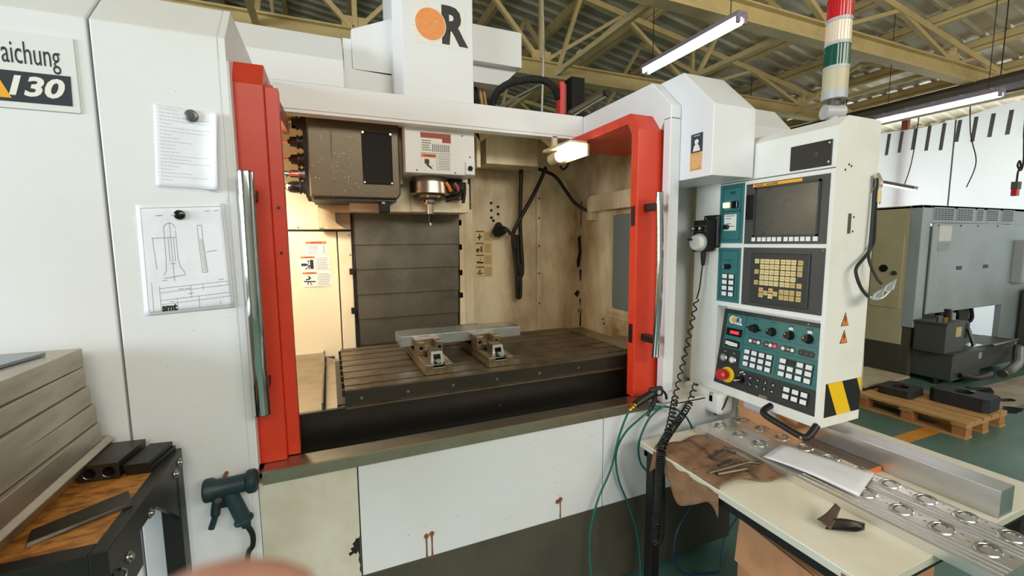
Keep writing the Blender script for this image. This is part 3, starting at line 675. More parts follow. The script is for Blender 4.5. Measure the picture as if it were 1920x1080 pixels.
B('table_apron','apron',mc,-.62,1.45,.205,.225,.80,1.008)
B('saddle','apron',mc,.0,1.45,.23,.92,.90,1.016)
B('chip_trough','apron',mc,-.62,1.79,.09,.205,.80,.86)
B('chip_tray','stainless',mc,-.62,-.055,.225,1.30,.972,.982)
MB().hull8([(-.045,.225,1.0),(.028,.225,1.012),(.028,.95,1.012),(-.045,1.10,1.0)],[(-.045,.225,.99),(.028,.225,1.002),(.028,.95,1.002),(-.045,1.10,.99)]).build('tray_cover','stainless',mc)
B('tray_fin','slat_grey',mc,-.056,-.050,.225,1.12,.972,1.035)
B('wall_strip','slat_grey',mc,-.25,.0,1.285,1.30,.925,.955)
B('chip_tray','stainless',mc,1.43,1.79,.225,1.30,.972,.985)
B('tray_box','alu_mill',mc,1.50,1.76,.45,.75,.985,1.03)
B('hinge_tab','peeled',mc,.664,.686,.197,.205,.915,.926)
B('column_block','cream_paint',mc,.13,.80,1.29,1.88,.1,2.6)

# ---- warning stickers on the back panels
def sticker(x0, z0, w, h, head, fig, y=1.2985, cream=False, mirror=False):
    fl = Flat((0,y,0),*NY); base = 'print_cream' if cream else 'print_white'
    s = fl.rect(MB(),x0,x0+w,z0,z0+h,.0012).build('warning_sticker',base,mc)
    k = x0+w*.5
    fl.rect(MB(),x0+.004,k,z0+h*.83,z0+h-.004,.0018).build('sticker_head',head,s)
    if not cream: text('WARNING','print_black',s,(x0+w*.28,y-.0022,z0+h*.905),*NY,h*.10,name='sticker_lettering',bold=.0003)
    mb = MB(); g = lambda a,b: (x0+.006+a*(k-x0-.012), z0+.006+b*(h*.8-.012))
    for poly in fig:
        if poly[0] == 'l': fl.line(mb, g(*poly[1]), g(*poly[2]), poly[3]*h*.8, .0018)
        elif poly[0] == 'd': q = g(*poly[1]); fl.disc(mb, q[0], q[1], poly[2]*h, .0018, 12)
        else: fl.poly(mb, [g(*p) for p in poly], .0018)
    mb.build('sticker_print','print_black',s)
    mb = MB()
    for i in range(9): fl.rect(mb, k+.008, x0+w-.006-.012*random.random(), z0+.008+i*(h-.016)/9, z0+.008+i*(h-.016)/9+h*.03, .0018)
    for i in range(5): fl.rect(mb, k+.002, k+.006, z0+.01+i*(h-.02)/5, z0+.016+i*(h-.02)/5, .0018)
    mb.build('sticker_print','print_grey' if not cream else 'wood_dark',s)
CRUSH = [[(.68,.1),(.95,.1),(.95,1),(.68,1)],[(.0,.4),(.42,.4),(.42,.65),(.0,.65)],('l',(.4,.6),(.62,.35),.06),('l',(.4,.45),(.62,.7),.06),('l',(.3,.05),(.62,.45),.07),('l',(.55,.05),(.66,.5),.07),('d',(.56,.85),.06)]
SPIN = [[(.2,.55),(.5,.6),(.62,.75),(.5,.95),(.3,1),(.45,.85),(.4,.7),(.2,.68)],[(.05,.38),(.95,.34),(.95,.46),(.05,.5)],('l',(.4,.5),(.35,.1),.07),('l',(.5,.45),(.65,.05),.06)]
CROSS = [('l',(.5,.05),(.5,.95),.12),('l',(.12,.45),(.85,.5),.1),('l',(.3,.3),(.7,.7),.1)]
WALL = [[(0,.05),(.35,.05),(.4,.35),(.55,.45),(.45,.55),(0,.55)],('l',(.55,.15),(.9,.9),.09),('l',(.9,.1),(.6,.85),.09),('l',(.75,.1),(.8,.6),.09)]
CONV = [[(.35,.15),(1,.12),(1,.35),(.35,.38)],('l',(.45,.35),(.7,.9),.06),('d',(.2,.3),.1),('l',(.1,.4),(.4,.3),.09)]
fl = Flat((0,1.2985,0),*NY)
nt_ = fl.rect(MB(),-.128,-.012,1.585,1.665,.0012).build('notice_sticker','print_white',mc)
fl.rect(MB(),-.127,-.013,1.648,1.664,.0018).build('sticker_head','orange_warn',nt_)
text('NOTICE','print_black',nt_,(-.07,1.296,1.656),*NY,.016,name='sticker_lettering',bold=.0004)
mb = MB()
for i in range(5): fl.rect(mb,-.118,-.07+.02*random.random(),1.594+i*.010,1.597+i*.010,.0018); fl.rect(mb,-.035,-.022,1.594+i*.010,1.598+i*.010,.0018)
mb.build('sticker_print','print_grey',nt_)
sticker(-.163,1.487,.165,.092,'orange_warn',CRUSH,y=1.2975)
sticker(-.157,1.392,.165,.092,'orange_warn',SPIN,y=1.2975)
for i, fg in enumerate((CROSS,WALL,CONV,SPIN)): sticker(.93,1.655-i*.082,.125,.078,'dull_red',fg,cream=True)

# ================================================================== OPERATOR PANEL
pd = thing('operator_panel', 'tall white operator control panel with screen, keypads and teal switch panels', 'control panel', (1.87, -.19, .905))
XF = 1.745
hs = MB().box(1.815,2.005,-.515,.145,.905,1.95).box(XF,1.815,-.012,.145,.905,1.95).box(XF,1.815,-.515,-.012,1.335,1.95).box(XF,1.815,-.515,-.499,.948,1.335).box(XF,1.815,-.515,-.012,.905,.948)
hs.build('housing', 'pendant_paint', pd)
MB().hull8([(XF,-.083,1.95),(XF,-.515,1.95),(2.005,-.515,1.95),(2.005,-.083,1.95)], [(XF,-.088,2.068),(XF,-.515,2.068),(2.005,-.515,2.068),(2.005,-.088,2.068)]).build('upper_housing','pendant_paint',pd)
MB().hull8([(XF,-.088,2.068),(XF,-.515,2.068),(2.005,-.515,2.068),(2.005,-.088,2.068)], [(1.80,-.13,2.108),(1.80,-.515,2.108),(2.005,-.515,2.108),(2.005,-.13,2.108)]).build('roof_cap','pendant_paint',pd)
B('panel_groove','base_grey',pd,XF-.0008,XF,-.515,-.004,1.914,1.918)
B('lower_bracket','pendant_paint',pd,1.70,1.80,-.09,.15,.80,.91,bevel=.02)
B('arm_mount','pendant_paint',pd,1.76,1.98,-.06,.30,1.95,1.985,bevel=.004)
# black cover plate at the top
cp = MB().box(XF-.004,XF,-.499,-.340,1.926,2.022).build('cover_plate','black',pd,bevel=.004)
for y, z in ((-.49,2.01),(-.49,1.94)): MB().cyl((XF-.004,y,z),(XF-.006,y,z),.0045,n=8).build('screw','bright_steel',cp)
MB().cyl((XF-.004,-.445,1.975),(XF-.0055,-.445,1.975),.008,n=14).build('plate_plug','panel_charcoal',cp)
KEYW = MB().box(-.006,0,-.0125,.0125,-.0095,.0095).mesh('key','key_white')
def flx(x): return Flat((x,0,0),*NX)
# teal switch strip with power buttons
f = flx(XF); t1 = f.rect(MB(),.005,.135,1.636,1.908,.003).build('power_panel','teal',pd)
mb = MB()
def border(mb, f, a0,a1,b0,b1,w,h):
    f.rect(mb,a0,a1,b0,b0+w,h); f.rect(mb,a0,a1,b1-w,b1,h); f.rect(mb,a0,a0+w,b0,b1,h); f.rect(mb,a1-w,a1,b0,b1,h)
border(mb,f,.022,.122,1.65,1.785,.003,.0036); border(mb,f,.022,.122,1.785,1.894,.003,.0036); f.rect(mb,.062,.088,1.862,1.876,.0036); mb.build('panel_line','panel_green_dark',t1)
MB().box(XF-.014,XF-.002,-.060,-.030,1.802,1.826).build('lit_button','lamp_glow',t1,bevel=.002)
MB().box(XF-.014,XF-.002,-.108,-.076,1.797,1.830).build('push_button','gloss_black',t1,bevel=.003)
ns = f.rect(MB(),.034,.100,1.695,1.770,.0038).build('note_sticker','print_white',t1)
mb = MB(); [f.rect(mb,.042,.092-.02*(k % 2),1.765-k*.012-.004,1.765-k*.012,.0042) for k in (0,1,3,4)]; mb.build('note_print','print_grey',ns)
MB().cyl((XF-.003,-.052,1.712),(XF-.022,-.052,1.712),.012,n=14).build('key_switch','gloss_black',t1)
# lower teal strip
t2 = f.rect(MB(),.008,.132,1.357,1.615,.003).build('edit_panel','teal',pd)
mb = MB(); border(mb,f,.022,.120,1.372,1.603,.003,.0036); f.rect(mb,.045,.092,1.556,1.559,.0036); f.rect(mb,.068,.072,1.545,1.552,.0036); mb.build('panel_line','panel_green_dark',t2)
MB().cyl((XF-.003,-.070,1.526),(XF-.024,-.070,1.526),.013,n=14).build('key_switch','gloss_black',t2)
MB().box(XF-.03,XF-.02,-.066,-.058,1.520,1.532).build('key_bow','bright_steel',t2)
fr = MB().box(-.0035,0,-.0165,.0165,-.0125,.0125).mesh('key_frame','black')
def wkey(parent, pos, up_tilt=0.0, sc=None):
    piece('key_frame', fr, parent, pos, (0,up_tilt,0), sc); piece('key', KEYW, parent, pos, (0,up_tilt,0), sc)
for i in range(4):
    for y in (-.053,-.0895): wkey(t2,(XF-.003,y,1.480-i*.028))
# screen unit
su = f.rect(MB(),.146,.4995,1.633,1.897,.004).build('screen_unit','panel_charcoal',pd)
scf = MB(); border(scf,f,.190,.470,1.662,1.880,.009,.009); scf.build('screen_bezel','panel_black',su)
f.rect(MB(),.199,.461,1.671,1.871,.0055).build('screen','screen',su)
yl = f.rect(MB(),.180,.396,1.880,1.893,.0065).build('name_strip','badge_amber',su)
text('FANUC','dull_red',yl,(XF-.0068,-.212,1.8865),*NX,.0125,name='strip_lettering',bold=.0003)
text('Series 0i-MC','print_black',yl,(XF-.0068,-.270,1.8865),*NX,.0105,name='strip_lettering',bold=.0002)
f.rect(MB(),.150,.190,1.741,1.850,.008).build('card_slot_cover','gloss_black',su)
sk = MB().box(-.004,0,-.0085,.0085,-.009,.009).mesh('soft_key','key_white')
for y in (.195,.223,.2455,.269,.2915,.315,.343,.366,.3885,.412,.434,.461): piece('soft_key',sk,su,(XF-.004,-y,1.653))
# keyboard unit
ku = f.rect(MB(),.146,.4995,1.356,1.617,.004).build('keyboard_unit','panel_charcoal',pd)
MB().box(XF-.012,XF-.003,-.449,-.191,1.373,1.593).build('keyboard_plate','panel_black',ku,bevel=.003)
kc = MB().box(-.004,0,-.0095,.0095,-.0098,.0098).mesh('key','key_cream'); kt = MB().box(-.004,0,-.0095,.0095,-.0098,.0098).mesh('key','key_tan')
cols = [.251,.273,.2955,.318,.344,.3665,.389]; rows = [1.558,1.535,1.5115,1.488,1.4645]
kp = [(.225,1.558,0),(.225,1.512,1),(.225,1.465,1),(.416,1.557,1),(.415,1.534,1),(.415,1.511,1),(.415,1.464,1)]
kp += [(c_,r_,1 if (c_ > .38 and r_ < 1.47) else 0) for c_ in cols for r_ in rows]
kp += [(.25,1.434,1),(.25,1.411,1),(.272,1.422,1),(.295,1.434,1),(.294,1.41,0),(.316,1.422,1)] + [(c_,r_,1) for c_ in (.343,.365,.388,.415) for r_ in (1.433,1.41)]
mk = MB().box(-.0002,.0001,-.0055,.0055,-.0012,.0012).mesh('key_mark','print_grey')
for c_, r_, t_ in kp:
    k = piece('key', kt if t_ else kc, ku, (XF-.012,-c_,r_))
stuffmb = MB()
for c_, r_, t_ in kp: stuffmb.box(XF-.0163,XF-.016,-c_-.005,-c_+.005,r_-.0012,r_+.0012)
stuff(stuffmb.build('key_legends','wood_dark',ku))
for y, z in ((-.153,1.608),(-.492,1.608),(-.153,1.364),(-.492,1.364),(-.01,1.60),(-.125,1.368)): MB().cyl((XF-.004,y,z),(XF-.0055,y,z),.003,n=8).build('screw','steel',ku)
# tilted switch panel
g = Flat((1.80,0,1.31),(0,-1,0),(.055,0,.358)); TL = -math.atan2(.055,.358); TL = math.atan2(.055,.358)
op = g.rect(MB(),.010,.499,-.3635,0.004,.002,-.004).build('switch_panel','panel_black',pd)
g.poly(MB(),[(.034,-.016),(.497,-.015),(.497,-.2615),(.137,-.2645),(.1345,-.183),(.034,-.1835)],.0028).build('teal_field','teal',op)
mb = MB()
for p, q in (((.138,-.097),(.495,-.0945)),((.138,-.1488),(.495,-.148)),((.3125,-.150),(.3125,-.262)),((.1383,-.016),(.1375,-.183)),((.34,-.27),(.34,-.34))): g.line(mb,p,q,.0022,.0033)
for a in (.187,.272,.353,.431):
    g.rect(mb,a-.016,a+.014,-.026,-.022,.0033)
    for k in range(8):
        th = R(-30+k*34); g.rect(mb,a+.031*math.cos(th)-.003,a+.031*math.cos(th)+.003,-.066+.031*math.sin(th)-.0012,-.066+.031*math.sin(th)+.0012,.0033)
for a in (.172,.196,.220,.253,.277,.300): g.rect(mb,a-.007,a+.007,-.113,-.110,.0033)
for a in (.340,.365,.42,.45): g.rect(mb,a-.008,a+.008,-.113,-.110,.0033)
g.rect(mb,.06,.10,-.142,-.139,.0033)
mb.build('panel_print','panel_green_dark',op)
lg = MB(); g.disc(lg,.0655,-.044,.0195,.0032); g.poly(lg,[(.070,-.028),(.098,-.028),(.112,-.036),(.110,-.05),(.122,-.066),(.07,-.062)],.0032); lg = lg.build('panel_logo','print_white',op)
g.disc(MB(),.0675,-.044,.0115,.0038).build('logo_disc','badge_amber',lg)
text('R','panel_black',lg,tuple(g.P(.096,-.045,.0040)),g.r,g.u,.034,name='logo_letter',bold=.0012)
ds = g.rect(MB(),.040,.1275,-.122,-.085,.004).build('counter_display','gloss_black',op); g.rect(MB(),.062,.110,-.112,-.097,.0045).build('display_digits','led_red',ds)
ds = g.rect(MB(),.040,.1235,-.178,-.143,.004).build('hour_meter','gloss_black',op); g.poly(MB(),[(.046,-.150),(.085,-.152),(.112,-.154),(.113,-.170),(.072,-.171),(.045,-.167)],.0047).build('meter_face','print_white',ds)
# rotary knobs
for i, a in enumerate((.1873,.2720,.3527,.4310)):
    c_ = g.P(a,-.066,.002); kn = MB().lathe(c_, g.n, [(.021,0),(.020,.006),(.015,.010),(.015,.026),(.013,.029)], n=8 if i else 16).build('rotary_knob','gloss_black',op)
    if i == 0: MB().hull8([g.P(a-.030,-.070,.010),g.P(a+.032,-.074,.010),g.P(a+.032,-.066,.010),g.P(a-.030,-.060,.010)],[g.P(a-.026,-.068,.026),g.P(a+.028,-.072,.026),g.P(a+.028,-.067,.026),g.P(a-.026,-.062,.026)]).build('knob_bar','gloss_black',kn)
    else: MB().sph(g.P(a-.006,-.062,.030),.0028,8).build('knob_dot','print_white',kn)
    if i > 1: d = MB(); g.poly(d,[(a-.009,-.043),(a+.009,-.043),(a+.010,-.036),(a+.005,-.032),(a-.006,-.032),(a-.010,-.036)],.0034); d.build('scale_mark','print_white',op)
# indicator rows
for i, (a0,a1) in enumerate(((.1604,.2297),(.2388,.3081),(.317,.3869),(.3957,.4657))):
    pts = [(a0+.010-.010*math.sin(math.pi*k/6), -.126+.0125*math.cos(math.pi*k/6)) for k in range(7)] + [(a1-.010+.010*math.sin(math.pi*k/6), -.126-.0125*math.cos(math.pi*k/6)) for k in range(7)]
    pl_ = g.poly(MB(),pts,.0036).build('indicator_row','panel_charcoal' if i < 3 else 'panel_black',op)
    for k in range(3):
        m_ = ['print_white','steel'][(k+i) % 2] if i < 3 else 'panel_charcoal'
        if i == 1 and k == 2: m_ = 'led_red'
        MB().lathe(g.P(a0+.014+k*.0205,-.126,.0034), g.n, [(.0085,0),(.0075,.002),(.004,.0035)], n=12).build('indicator_lens',m_,pl_,smooth=True)
# white keys
def grow(cs, rs, skip=()):
    for i, a in enumerate(cs):
        for j, b in enumerate(rs):
            p = g.P(a,b,.003)
            if (i,j) in skip:
                piece('key_frame',fr,op,p,(0,TL,0)); continue
            wkey(op,p,TL)
grow((.1700,.2066,.2433,.2802),(-.178,-.2064,-.2347)); grow((.3427,.3780,.4160,.4527),(-.178,-.2056,-.2342),((1,0),)); grow((.3776,.4145,.4510),(-.293,-.322))
for a, m_ in ((.0492,'tower_grey'),(.1002,'print_white')):
    b_ = MB().lathe(g.P(a,-.235,.002), g.n, [(.0205,0),(.0205,.006),(.016,.009)], n=22).build('round_button','steel',op,smooth=True)
    MB().lathe(g.P(a,-.235,.009), g.n, [(.0135,0),(.0125,.003)], n=20).build('button_face',m_,b_,smooth=True)
mb = MB(); g.rect(mb,.045,.055,-.207,-.200,.003); g.rect(mb,.095,.106,-.207,-.200,.003); mb.build('panel_print','print_grey',op)
es = MB().lathe(g.P(.082,-.312,.002), g.n, [(.038,0),(.037,.004),(.030,.006)], n=30).build('emergency_stop','yellow',op,smooth=True)
MB().lathe(g.P(.082,-.312,.006), g.n, [(.016,0),(.016,.022),(.026,.024),(.028,.036),(.026,.046),(.018,.052),(.006,.054)], n=28).build('stop_mushroom','estop_red',es,smooth=True)
ks = MB().lathe(g.P(.160,-.313,.002), g.n, [(.018,0),(.016,.016)], n=18).build('key_switch','gloss_black',op)
MB().bar(g.P(.160,-.313,.016),g.P(.146,-.322,.034),.012,.004).build('key_bow','bright_steel',ks)
mb = MB()
for a, b in ((.150,-.283),(.160,-.277),(.170,-.285),(.1435,-.302)): g.rect(mb,a-.004,a+.004,b-.003,b+.003,.003)
mb.build('panel_print','print_white',op)
for a, b in ((.2035,-.2925),(.2405,-.2925),(.2780,-.2925),(.3143,-.292),(.206,-.3207),(.2397,-.3207),(.2768,-.3207),(.3125,-.3207)):
    sb = g.disc(MB(),a,b,.011,.0034,16).build('function_button','black',op)
    q = MB(); t_ = random.uniform(0,3); g.line(q,(a-.006*math.cos(t_),b-.006*math.sin(t_)),(a+.006*math.cos(t_),b+.006*math.sin(t_)),.003,.004); g.disc(q,a+.002,b-.003,.0035,.004,8); q.build('button_symbol','print_faint',sb)
for a, b in ((.115,-.006),(.27,-.006),(.42,-.006),(.19,-.357),(.35,-.357)): MB().cyl(g.P(a,b,.002),g.P(a,b,.004),.0032,n=8).build('screw','steel',op)
MB().hull8([g.P(.260,-.365,.002),g.P(.303,-.365,.002),g.P(.303,-.345,.002),g.P(.260,-.345,.002)],[g.P(.262,-.363,.010),g.P(.301,-.363,.010),g.P(.301,-.349,.010),g.P(.262,-.349,.010)]).build('panel_latch','stainless',op)
# bottom handle
hb = MB().tube(smoothpath([(1.745,-.315,.930),(1.70,-.318,.918),(1.685,-.335,.905),(1.685,-.41,.889),(1.685,-.488,.876),(1.70,-.508,.880),(1.745,-.51,.918)]),.0135,n=12).build('lower_handle','black',pd,smooth=True)
MB().cyl((1.672,-.50,.877),(1.668,-.50,.877),.006,n=10).build('handle_screw','steel',hb)
# side face: hazard sticker, warning triangles, slots
s = Flat((0,-.515,0),*NY)
hz = s.rect(MB(),1.775,2.003,.945,1.083,.0012).build('hazard_sticker','print_black',pd)
mb = MB(); s.poly(mb,[(1.785,1.083),(1.875,1.083),(1.945,.945),(1.855,.945)],.0018); s.poly(mb,[(1.972,1.083),(2.003,1.083),(2.003,1.022)],.0018); mb.build('hazard_stripe','yellow',hz)
for z in (1.336,1.266):
    a = 1.866
    tr = s.poly(MB(),[(a-.024,z-.027),(a+.024,z-.027),(a,z+.027)],.0012).build('warning_triangle','print_black',pd)
    s.poly(MB(),[(a-.020,z-.0245),(a+.020,z-.0245),(a,z+.021)],.0018).build('triangle_face','orange_warn',tr)
    s.poly(MB(),[(a-.002,z+.012),(a+.004,z+.010),(a+.001,z),(a+.005,z-.001),(a-.003,z-.018),(a-.001,z-.006),(a-.005,z-.005)],.0024).build('triangle_symbol','print_black',tr)
B('side_slot','base_grey',pd,1.838,1.854,-.518,-.515,1.672,1.748)
for x, z in ((1.873,1.735),(1.872,1.680),(1.82,1.93),(1.835,1.925),(1.80,1.91)): MB().cyl((x,-.515,z),(x,-.5165,z),.004,n=8).build('screw_hole_shade','black',pd)  # black discs on the face, painting the shade inside small holes
B('cable_plug','tower_grey',pd,1.70,1.73,-.045,-.025,.86,.905); MB().cyl((1.715,-.035,.86),(1.715,-.035,.815),.012,n=10).build('plug_boot','black',pd)
MB().tube(smoothpath([(1.715,-.035,.82),(1.71,-.06,.80),(1.72,-.09,.84),(1.74,-.10,.90)]),.004,n=6).build('plug_cable','cable_black',pd)

# tower light
TX, TY = 1.895, -.40
tl = thing('signal_tower', 'red, clear and green stacked signal light on a jointed grey foot above the control panel', 'signal light', (TX,TY,2.108))
MB().lathe((TX,TY,2.108),(0,0,1),[(.030,0),(.030,.006),(.020,.008),(.020,.03)],n=20).build('foot','tower_grey',tl,smooth=True)
MB().cyl((TX-.035,TY+.015,2.158),(TX+.033,TY-.015,2.158),.028,n=20).build('joint','tower_grey',tl,smooth=True)
MB().cyl((TX+.033,TY-.015,2.158),(TX+.037,TY-.017,2.158),.022,n=20).build('joint_cap','gloss_black',tl)
MB().cyl((TX,TY,2.18),(TX,TY,2.21),.022,n=16).build('neck','base_grey',tl,smooth=True)
MB().cyl((TX,TY,2.205),(TX,TY,2.238),.0435,.0445,n=28).build('collar','tower_grey',tl,smooth=True)
MB().cyl((TX,TY,2.238),(TX,TY,2.318),.0435,n=28).build('body','tower_beige',tl,smooth=True)
z = 2.318
for m_, h in (('lens_green',.078),('lens_clear',.076),('lens_red',.080)):
    MB().cyl((TX,TY,z),(TX,TY,z+.012),.0445,n=28).build('ring','tower_grey',tl,smooth=True); z += .012
    mb = MB(); n = 56
    pr = [((.0415+.0012*(i % 2))*math.cos(2*math.pi*i/n), (.0415+.0012*(i % 2))*math.sin(2*math.pi*i/n)) for i in range(n)]
    mb.prism([(TX+a,TY+b) for a, b in pr],2,z,z+h).build('lens',m_,tl); z += h
MB().lathe((TX,TY,z),(0,0,1),[(.0435,0),(.0435,.008),(.036,.016)],n=28).build('cap','tower_grey',tl,smooth=True)

# handwheel unit in its holder
hw = thing('handwheel_unit', 'black handheld handwheel unit with white dial hung on the control panel', 'handwheel', (1.72,.045,1.59))
MB().box(1.722,1.746,-.018,.075,1.615,1.772).build('holder','black',hw,bevel=.008)
bd = MB().hull8([(1.675,.005,1.592),(1.675,.092,1.592),(1.728,.092,1.60),(1.728,.0,1.60)],[(1.675,.005,1.748),(1.675,.092,1.748),(1.728,.092,1.748),(1.728,.0,1.748)]).build('body','matte_black',hw,bevel=.008)
B('selector_plate','scrap_brown',hw,1.673,1.676,.010,.088,1.692,1.722)
for y in (.070,.028):
    kn = MB().lathe((1.675,y,1.706),(-1,0,0),[(.012,0),(.011,.014)],n=14).build('selector_knob','gloss_black',hw)
    MB().sph((1.658,y+.006,1.708),.0055,8).build('knob_tip','print_white',kn)
MB().lathe((1.675,.046,1.640),(-1,0,0),[(.044,0),(.044,.008)],n=32).build('dial_ring','tower_grey',hw,smooth=True)
dl_ = MB().lathe((1.667,.046,1.640),(-1,0,0),[(.036,0),(.036,.022),(.034,.025)],n=32).build('dial','print_white',hw,smooth=True)
MB().lathe((1.642,.066,1.655),(-1,0,0),[(.006,0),(.005,.020),(.006,.022)],n=10).build('crank_pin','gloss_black',dl_)
for y in (-.008,.055): MB().cyl((1.722,y,1.758),(1.719,y,1.758),.004,n=8).build('screw','bright_steel',hw)
MB().lathe((1.70,.045,1.592),(0,0,-1),[(.013,0),(.013,.02),(.009,.06),(.007,.065)],n=12).build('cable_boot','black',hw)
# its spiral cord
sc = thing('spiral_cord', 'black spiral cord hanging from the handwheel unit down to the table leg and back', 'cord', (1.3,-.2,.4))
LEG = (1.247,-.16)
MB().tube(smoothpath([(1.70,.045,1.54),(1.69,.042,1.50),(1.682,.043,1.42),(1.672,.05,1.36)]),.0035,n=6).build('straight_end','cable_black',sc)
MB().tube(helix([(1.672,.05,1.36),(1.65,.051,1.256),(1.60,.03,1.131),(1.54,.005,1.011),(1.46,-.048,.925)],.010,.046),.0038,n=6).build('loose_coil','cable_black',sc,smooth=True)
MB().tube(helix([(1.46,-.048,.925),(1.38,-.115,.872),(1.31,-.167,.828),(1.25,-.21,.808),(1.205,-.245,.795)],.013,.024),.0038,n=6).build('loose_coil','cable_black',sc,smooth=True)
MB().tube(helix([(1.205,-.245,.795),(1.195,-.25,.76),(1.192,-.252,.69),(1.19,-.252,.58),(1.185,-.252,.50)],.015,.0085),.0036,n=6).build('tight_coil','cable_black',sc,smooth=True)
MB().tube(helix([(1.185,-.252,.50),(1.176,-.252,.44),(1.184,-.252,.415),(1.205,-.25,.42),(1.212,-.248,.48),(1.212,-.246,.60),(1.208,-.243,.72),(1.205,-.238,.80)],.013,.0088),.0036,n=6).build('tight_coil','cable_black',sc,smooth=True)
MB().tube(helix([(1.205,-.235,.808),(1.29,-.18,.815),(1.41,-.106,.82),(1.50,-.058,.835),(1.57,-.026,.862)],.014,.020),.0038,n=6).build('loose_coil','cable_black',sc,smooth=True)
MB().tube(helix([(1.57,-.026,.862),(1.62,.008,.885),(1.66,.031,.911),(1.70,.06,.93)],.012,.045),.0036,n=6).build('loose_coil','cable_black',sc,smooth=True)

# safety glasses hung on the panel edge
sg = thing('safety_glasses', 'clear safety glasses with a long black strap hung on the control panel', 'glasses', (1.95,-.53,1.43))
MB().tube(smoothpath([(1.968,-.528,1.885),(1.966,-.530,1.75),(1.960,-.532,1.62),(1.938,-.535,1.59),(1.862,-.545,1.545),(1.855,-.55,1.51),(1.875,-.56,1.46),(1.895,-.575,1.43)]),.0062,n=8).build('strap','rubber',sg,smooth=True)
MB().tube(smoothpath([(1.985,-.525,1.885),(1.99,-.526,1.75),(1.992,-.528,1.66),(1.985,-.530,1.63),(1.955,-.533,1.60),(1.95,-.54,1.56),(1.965,-.56,1.50),(1.975,-.575,1.475)]),.0055,n=8).build('strap','rubber',sg,smooth=True)
for cx, cz in ((1.935,1.442),(2.005,1.47)):
    MB().quadgrid(lambda u, v: Vector((cx+(u-.5)*.075+(v-.5)*.012, -.585-.012*math.cos((u-.5)*3), cz+(v-.5)*.045*(1-.5*(2*u-1)**2)+(u-.5)*.022)),8,5).build('lens','plastic_clear',sg,smooth=True,solid=.002)
MB().tube(smoothpath([(1.893,-.58,1.43),(1.93,-.597,1.425),(1.97,-.597,1.44),(2.04,-.585,1.47)]),.0025,n=6).build('lens_rim','print_white',sg)
MB().quadgrid(lambda u, v: Vector((1.96+.05*u, -.522-.012*math.sin(u*6+v*3), 1.90-.07*v+.01*u)),6,6).build('tape_tag','alu_mill',sg,solid=.001)
MB().quadgrid(lambda u, v: Vector((1.985+.035*u, -.53-.008*math.sin(u*5), 1.84-.045*v-.01*u)),5,5).build('tape_tag','print_cream',sg,solid=.001)

# ================================================================== THINGS ON AND AROUND THE MACHINE
# papers and magnets on the left cover
def sheet(name, label, pts, curl, lines, group=None):
    # pts: bl, br, tr, tl (x,z)
    bl, br, tr, tl_ = [Vector(p) for p in pts]
    def fn(u, v, h=0):
        p = (bl*(1-u)+br*u)*(1-v) + (tl_*(1-u)+tr*u)*v
        return Vector((p.x, -.0022-h-curl(u, v), p.y))
    t = thing(name, label, 'paper', (bl.x, -.002, bl.y))
    MB().quadgrid(fn, 14, 14).build('sheet', 'paper', t, smooth=True, solid=.0006)
    return t, fn
def pline(mb, fn, p, q, w, n=6):
    d = Vector((q[0]-p[0], q[1]-p[1])); l = d.length or 1; tx, ty = -d.y/l*w/2, d.x/l*w/2
    k = len(mb.v)
    for i in range(n+1):
        s_ = i/n; a = p[0]+d.x*s_; b = p[1]+d.y*s_
        mb.v += [fn(a-tx, b-ty, .0007), fn(a+tx, b+ty, .0007)]
    mb.f += [(k+2*i, k+2*i+1, k+2*i+3, k+2*i+2) for i in range(n)]
c1 = lambda u, v: .024*max(0,u-.68)**2/.08*(.3+.7*(1-abs(v-.5))) + .004*max(0,.1-v)*4
sh, fn = sheet('paper_note', 'white handwritten paper note with curled edge under a steel magnet on the cover panel', [(-.447,1.816),(-.294,1.811),(-.281,2.034),(-.436,2.046)], c1, None)
MB().add([(-.440,-.0012,1.812),(-.290,-.0012,1.806),(-.281,-.0012,2.02),(-.432,-.0012,2.02)],[(0,1,2,3)]).build('under_sheet','paper',sh,solid=.0005)
mb = MB()
for i in range(21):
    v = .955-i*.043; u = .07; pline(mb,fn,(.035,v),(.055,v),.004,1)
    e = random.choice((.25,.35,.55,.8,.85,.3))
    while u < e:
        l = random.uniform(.02,.09); pline(mb,fn,(u+.02,v+.004),(min(u+l,e)+.02,v-.004),.006,2); u += l+.012
mb.build('handwriting','print_faint',sh)
def magnet(label, x, z, m_, r_):
    t = thing('magnet', label, 'magnet', (x,-.004,z))
    MB().lathe((x,-.004,z),(0,-1,0),[(r_,0),(r_,.008),(r_*.8,.010)],n=24).build('disc',m_,t,smooth=True)
    if m_ != 'gloss_black': MB().lathe((x,-.0135,z),(0,-1,0),[(r_*.6,0),(r_*.5,.0018)],n=18).build('hub','base_grey',t)
magnet('round grey steel magnet holding the handwritten note',-.347,2.020,'magnet_steel',.0165)
magnet('round black magnet holding the technical drawing',-.396,1.737,'gloss_black',.0135)
c2 = lambda u, v: .003*u + .004*max(0,u-.8)
dr_, fn = sheet('technical_drawing', 'white technical drawing sheet held by a black magnet on the cover panel', [(-.502,1.445),(-.277,1.457),(-.285,1.774),(-.498,1.763)], c2, None)
MB().add([(-.507,-.001,1.725),(-.49,-.001,1.46),(-.28,-.001,1.46),(-.288,-.001,1.765),(-.49,-.001,1.758)],[(0,1,2,3,4)]).build('under_sheet','paper',dr_,solid=.0006)
mb = MB()
P_ = lambda *a: pline(mb,fn,*a)
